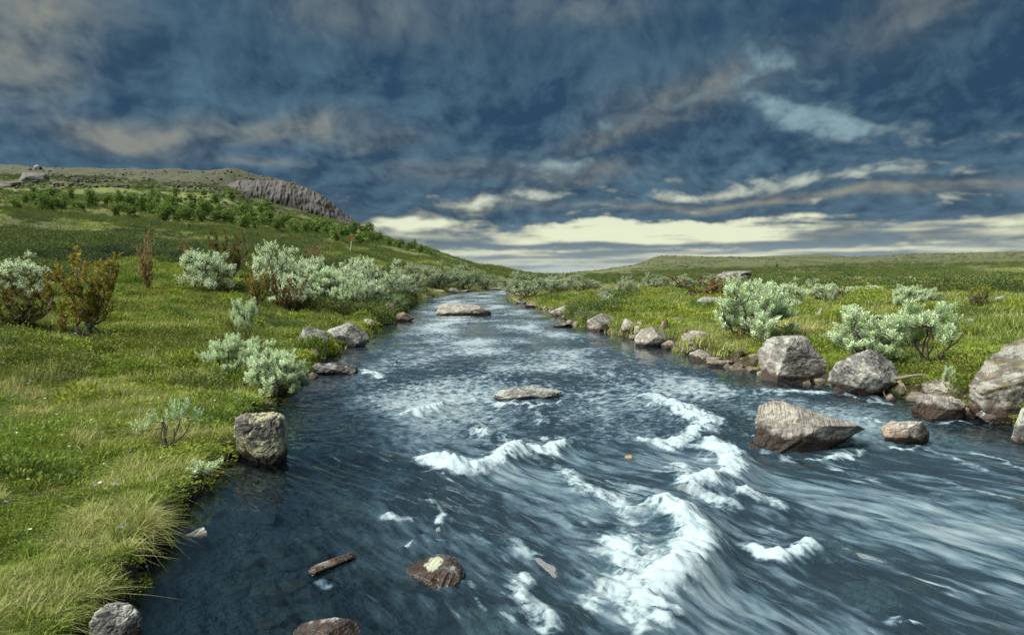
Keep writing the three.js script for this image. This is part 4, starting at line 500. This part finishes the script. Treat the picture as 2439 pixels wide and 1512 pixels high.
const cover = {
  grass: [1, 2, 3].map((s) => clump(s, 20, 0.072, 0.0042, 0.055, 1.0, [0.9, 0.85, 0.8], W1)), sedge: [4, 5].map((s) => clump(s, 12, 0.16, 0.0034, 0.05, 1.0, [0.9, 0.88, 0.8], W1, 4)), straw: [6, 7].map((s) => clump(s, 34, 0.125, 0.0028, 0.05, 1.5, [0.9, 0.85, 0.75], W1, 4)), heath: [8, 9, 10].map((s) => tuft(s, 96, 0.1, 0.1, 0.024, 0.0055, W1)), shrub: [11, 12, 13].map((s) => tuft(s, 300, 0.55, 0.5, 0.055, 0.02, W1)), field: [14, 15].map((s) => clump(s, 24, 0.3, 0.012, 0.3, 0.8, [0.9, 0.88, 0.8], W1, 2)),
};
function scatter(name, label, geos, material, n, seed, where, look, fineNear = material === M.grass) {
  const r = rng(seed), rows = geos.map(() => []); let made = 0, tries = 0;
  while (made < n && tries++ < n * 14) { const p = where(r); if (!p) continue; const c = look(p, r); if (!c) continue; rows[(r() * geos.length) | 0].push([p, c]); made++; }
  const root = new THREE.Group(), M4 = new THREE.Matrix4(), q = new THREE.Quaternion(), e = new THREE.Euler(), col = new THREE.Color();
  rows.forEach((list, k) => {
    const im = new THREE.InstancedMesh(geos[k], material, list.length); im.name = name + '_patch';
    list.forEach(([p, c], i) => { e.set((r() - 0.5) * 0.3, r() * 6.28, (r() - 0.5) * 0.3); q.setFromEuler(e); const s = c.s * (0.75 + 0.5 * r()) * (fineNear ? lerp(0.62, 1, sstep(2.2, 6.5, p.d)) : 1); M4.compose(new THREE.Vector3(p.x, p.y, -p.d), q, new THREE.Vector3(s * (c.w ?? 1), s * (c.h ?? 1), s * (c.w ?? 1))); im.setMatrixAt(i, M4); im.setColorAt(i, col.setRGB(...c.c)); });
    im.userData.kind = 'stuff'; root.add(im);
  });
  tag(add(root, name), label, name.replace(/_/g, ' '), 'stuff'); console.log(name, made);
}
// land at a distance between d0 and d1, evenly over the picture's columns; side -1 left bank, 1 right bank, 0 both
const land = (d0, d1, side, t0 = -0.95, t1 = 0.95, power = 0) => (r) => {
  const d = power ? Math.pow(lerp(d0 ** power, d1 ** power, r()), 1 / power) : d0 * Math.pow(d1 / d0, r()), x = lerp(t0, t1, r()) * d, s = d > 119 ? 99 : ashore(x, d); if (s < 0.04) return null;
  const left = x < 0.5 * (edgeL(d) + edgeR(d)); if (side && (side < 0) !== left) return null; return { x, d, y: terrain(x, d), s, left };
};
const GR = { fresh: [0.22, 0.31, 0.05], deep: [0.12, 0.2, 0.034], yellow: [0.37, 0.38, 0.11], straw: [0.56, 0.52, 0.29], dark: [0.075, 0.12, 0.022], lime: [0.23, 0.32, 0.04] };
const wet = (p) => fbm(p.x * 0.9 + 4, p.d * 0.9, 3), dry = (p) => fbm(p.x * 0.6 - 14, p.d * 0.6 + 3, 4, 0.6), patch = (p) => fbm(p.x * 0.32 + 31, p.d * 0.32, 3);
const heathy = (p) => p.left ? sstep(6.6, 9.0, p.d + 1.8 * patch(p)) * sstep(-0.35, 0.1, patch(p) + 0.25) : sstep(0.08, 0.4, patch(p));
const grassLook = (p, r) => { if (r() < heathy(p) * 0.62 || (p.left && p.d < 7 && p.s < 0.2 + 0.25 * wet(p)) || (!p.left && p.s < 0.16 + 0.3 * wet(p))) return null; const k = clamp(0.5 + 1.4 * dry(p), 0, 1), w = clamp(0.5 + 1.2 * wet(p), 0, 1); let c = mix3(mix3(GR.deep, GR.fresh, w), GR.yellow, k * 0.5 * (p.left ? 1 : 0.5) * (0.3 + r())); const v = 0.6 + 0.8 * r(), hole = sstep(0.1, 0.45, fbm(p.x * 2.6, p.d * 2.6 + 50, 3)); if (r() < hole * 0.75) return null; return { c: c.map((q) => q * v), s: (0.6 + 0.7 * r()) * (0.8 + 0.5 * clamp(wet(p), -0.5, 1)) }; };
scatter('grass', 'short green turf grass on both banks', cover.grass, M.grass, 56000, 1, land(2.2, 20, -1, -0.95, 0.1, 0.25), grassLook);
scatter('grass', 'fresh green grass on the right bank', cover.grass, M.grass, 34000, 2, land(4.5, 26, 1, 0, 0.95, 0.6), (p, r) => { const c = grassLook(p, r); if (c && p.s < 1.2) c.c = mix3(c.c, GR.lime, 0.6); if (c) c.s *= 0.85 + p.d * 0.02; return c; });
scatter('sedge', 'long bright grass blades scattered over the near banks', cover.sedge, M.grass, 5200, 3, land(2.2, 16, 0, -0.95, 0.95, 0.5), (p, r) => wet(p) < -0.15 || p.s < 0.15 || r() < heathy(p) * 0.8 ? null : { c: mix3(GR.fresh, GR.lime, r()), s: 0.55 + 0.5 * r() });
scatter('straw', 'pale dry grass tussocks in the near left turf', cover.straw, M.grass, 2400, 4, land(2.2, 14, -1, -0.95, 0.1, 0.3), (p, r) => dry(p) < 0.02 - (p.s < 0.6 ? 0.15 : 0) || p.s < 0.1 || r() < heathy(p) * 0.8 || fbm(p.x * 2.1 + 60, p.d * 2.1, 2) < 0.05 ? null : { c: mix3(mix3(GR.straw, GR.yellow, r()), GR.fresh, 0.15 + 0.4 * r()), s: 0.65 + 0.7 * r() });
scatter('slope_grass', 'pale yellow green grass tufts in the heath of the left slope', [...cover.straw, ...cover.sedge], M.grass, 9000, 16, land(7, 34, -1, -0.95, 0.1, 0.2), (p, r) => fbm(p.x * 0.8 + 21, p.d * 0.7, 3) < 0.04 || p.s < 0.3 ? null : { c: mix3(GR.yellow, mix3(GR.fresh, GR.straw, r()), r()), s: (0.7 + 0.7 * r()) * (0.9 + p.d * 0.02) });
scatter('turf_herbs', 'small leafy herbs and moss in the near left turf', cover.heath, M.leaf, 2200, 15, land(2.2, 7.5, -1, -0.95, 0.1, 0.6), (p, r) => fbm(p.x * 1.6 + 8, p.d * 1.6, 3) < -0.05 ? null : { c: mix3(GR.deep, [0.2, 0.26, 0.03], r()), s: 0.35 + 0.4 * r(), h: 0.8 });
scatter('heath', 'low leafy heath and moss covering the banks', cover.heath, M.leaf, 60000, 5, land(4, 32, 0, -0.95, 0.95, 0.45), (p, r) => { if (r() > heathy(p) + (p.d > 14 ? 0.45 : 0.06)) return null; const k = clamp(0.5 + 1.5 * wet(p), 0, 1), j = clamp(0.5 + 1.7 * dry(p), 0, 1); return { c: mix3(mix3(GR.dark, GR.deep, k).map((q) => q * 1.25), [0.29, 0.34, 0.038], j * 0.85), s: (0.8 + 0.7 * r()) * (0.85 + p.d * 0.035), h: (0.4 + 0.5 * k) * (0.7 + 1.6 * sstep(0.0, 0.5, patch({ x: p.x * 2.3, d: p.d * 2.3 }))) }; });
scatter('meadow_grass', 'rough meadow grass out to the edge of the moor', cover.field, M.grass, 60000, 6, land(11, 150, 0, -0.95, 0.95, -0.15), (p, r) => { const m = fbm(p.x * 0.11 + 3, p.d * 0.06, 4, 0.6), k = clamp(0.5 + 1.8 * m, 0, 1); if (p.d < 25 && r() < heathy(p) * 0.7) return null; return { c: mix3(mix3(GR.deep, GR.fresh, r()), p.left ? GR.yellow : mix3(GR.yellow, GR.straw, 0.5), k * (p.left ? 0.55 : 0.7)), s: (0.5 + 0.3 * r()) * (0.8 + p.d * 0.012), h: 0.75 }; });
scatter('moor_shrub', 'dwarf birch and willow scrub spreading over the moor', cover.shrub, M.leaf, 26000, 7, land(20, 330, 0, -0.95, 0.95, -0.2), (p, r) => { const m = fbm(p.x * 0.06 + 9, p.d * 0.035 - 4, 4, 0.6); if (m < (p.left ? -0.02 : 0.06) + 0.1 * (r() - 0.5)) return null; const c = mix3(mix3([0.075, 0.125, 0.026], [0.16, 0.21, 0.045], r()), r() < 0.15 ? [0.2, 0.15, 0.06] : [0.07, 0.11, 0.05], r() * 0.6); return { c, s: (0.6 + 0.6 * r()) * (0.75 + p.d * 0.006), h: 0.9 }; });
// a thicker belt of dark scrub on the left slope
scatter('dark_scrub', 'dark blue green scrub belt on the left slope', cover.shrub, M.leaf, 5200, 8, land(24, 80, -1, -0.95, -0.3, 0), (p, r) => { const m = fbm(p.x * 0.13, p.d * 0.09 + 7, 4, 0.6); return m < 0.02 + 0.12 * (r() - 0.5) ? null : { c: mix3(mix3([0.035, 0.07, 0.024], [0.075, 0.12, 0.04], clamp(0.5 + 2 * n2(p.x * 0.5, p.d * 0.4), 0, 1)), [0.1, 0.13, 0.08], r() * 0.4), s: (0.4 + 0.7 * r()) * (0.7 + 1.2 * m), h: 0.9 }; });
scatter('bank_shrub', 'knee high green dwarf shrubs among the heath near the river', cover.shrub, M.leaf, 3200, 13, land(7.5, 30, 0, -0.95, 0.95, 0.3), (p, r) => { if (p.s < 0.5) return null; const m = fbm(p.x * 0.45 + 3, p.d * 0.4, 3); return m < (p.left ? 0.0 : 0.2) ? null : { c: mix3(mix3([0.07, 0.12, 0.022], [0.2, 0.25, 0.04], r()), n2(p.x * 0.7, p.d * 0.6) > 0.25 ? [0.1, 0.15, 0.075] : [0.24, 0.24, 0.05], 0.5 * r()), s: 0.2 + 0.42 * r() ** 2, h: 0.9 }; });
scatter('far_scrub', 'dark scrub dotted over the distant right moor', cover.shrub, M.leaf, 7000, 14, land(150, 1300, 0, -0.1, 0.95, -0.1), (p, r) => fbm(p.x * 0.02 + 3, p.d * 0.006, 4, 0.6) < 0.0 ? null : { c: mix3([0.045, 0.07, 0.024], [0.09, 0.11, 0.045], r()), s: (0.9 + 1.2 * r()) * (0.7 + p.d * 0.0012), h: 0.7 });
{ const g = [1, 2, 3].map((s) => stone(s * 5 + 300, 3, 1, 0.7, 0.8, { tone: 'granite', lichen: 0.2, cuts: 6 }));
  scatter('hillside_rubble', 'grey boulders and scree strewn over the upper hillside', g, M.rock, 6500, 9, land(170, 460, -1, -0.95, -0.33, 0), (p, r) => p.y < 20 + 12 * r() || r() < sstep(52, 66, p.y) * 0.75 || fbm(p.x * 0.03, p.d * 0.03, 3) < -0.1 ? null : { c: [0.36, 0.36, 0.35].map((q) => q * (0.4 + 1.2 * r() ** 2)), s: (0.3 + 1.5 * r() ** 4) * (p.y > 66 ? 0.6 : 1), h: 0.7 });
  scatter('moor_stones', 'small pale stones dotted over the moor', g, M.rock, 700, 10, land(40, 900, 1, 0, 0.95, -0.2), (p, r) => ({ c: [0.9, 0.9, 0.86], s: 0.25 + 0.5 * r() * (1 + p.d * 0.002), h: 0.6 }));
  const g2 = [4, 5, 6].map((s) => stone(s * 5 + 300, 5, 1, 0.5, 0.8, { tone: 'brown', lichen: 0.3, cuts: 5 }));
  scatter('riverbed_cobbles', 'brown cobbles covering the river bed under the water', g2, M.wetRock, 2600, 11, (r) => { const d = 1.6 * Math.pow(14 / 1.6, r()), x = lerp(edgeL(d), edgeR(d), r()); return { x, d, y: Math.min(terrain(x, d) - 0.02, -0.13) }; }, (p, r) => ({ c: mix3([0.9, 0.85, 0.8], r() < 0.2 ? [1.5, 1.0, 0.6] : [0.5, 0.5, 0.5], r()), s: 0.06 + 0.13 * r() ** 2 })); 
  const g3 = [7, 8, 9].map((s) => stone(s * 5 + 300, 5, 1, 0.6, 0.8, { tone: 'pale', lichen: 0.3, cuts: 6 }));
  scatter('bank_pebbles', 'small pale stones and gravel along the edges of the river', g3, M.rock, 420, 12, (r) => { const d = 7 * Math.pow(9, r()), right = r() < 0.72, x = right ? edgeR(d) + 0.25 * (r() - 0.5) : edgeL(d) + 0.2 * (r() - 0.5); return { x, d, y: terrain(x, d) }; }, (p, r) => p.d < 8 && r() < 0.5 ? null : ({ c: mix3([1, 0.95, 0.88], [0.5, 0.42, 0.36], r()), s: 0.06 + 0.26 * r() ** 2 }));
}
// wild flowers
function flower(c) { const s = new Soup(); for (let k = 0; k < 5; k++) { const a = k * 1.2566, d = nrm([Math.cos(a), 0.45, Math.sin(a)]); s.leaf([0, 0.12, 0], d, nrm([-Math.sin(a), 0, Math.cos(a)]), 0.013, 0.005, c); } s.blade([0, 0, 0], 0.1, 0.12, 0.0012, 0, [0.08, 0.12, 0.03], [0.1, 0.15, 0.03], 2); return s.geometry(); }
const bloom = (name, label, c, n, seed, where) => scatter(name, label, [flower(c)], M.petal, n, seed, where, (p, r) => ({ c: W1, s: 0.45 + 0.35 * r() + p.d * 0.035, h: 1.2 }));
bloom('yellow_flowers', 'tiny yellow flowers in the turf of the right bank', [0.75, 0.45, 0.02], 260, 21, land(8, 24, 1, 0.1, 0.9, 0)); bloom('white_flowers', 'tiny white flowers in the near turf', [0.75, 0.76, 0.72], 90, 22, land(3, 16, -1, -0.95, -0.2, 0)); bloom('blue_flowers', 'tiny blue flowers in the near left grass', [0.14, 0.16, 0.6], 60, 23, land(3, 8, -1, -0.95, -0.2, 0));
let tris = 0; scene.traverse((o) => { if (o.isMesh && !o.isInstancedMesh) tris += (o.geometry.index ?? o.geometry.attributes.position).count / 3; }); console.log('triangles', tris);
renderer.render(scene, camera);
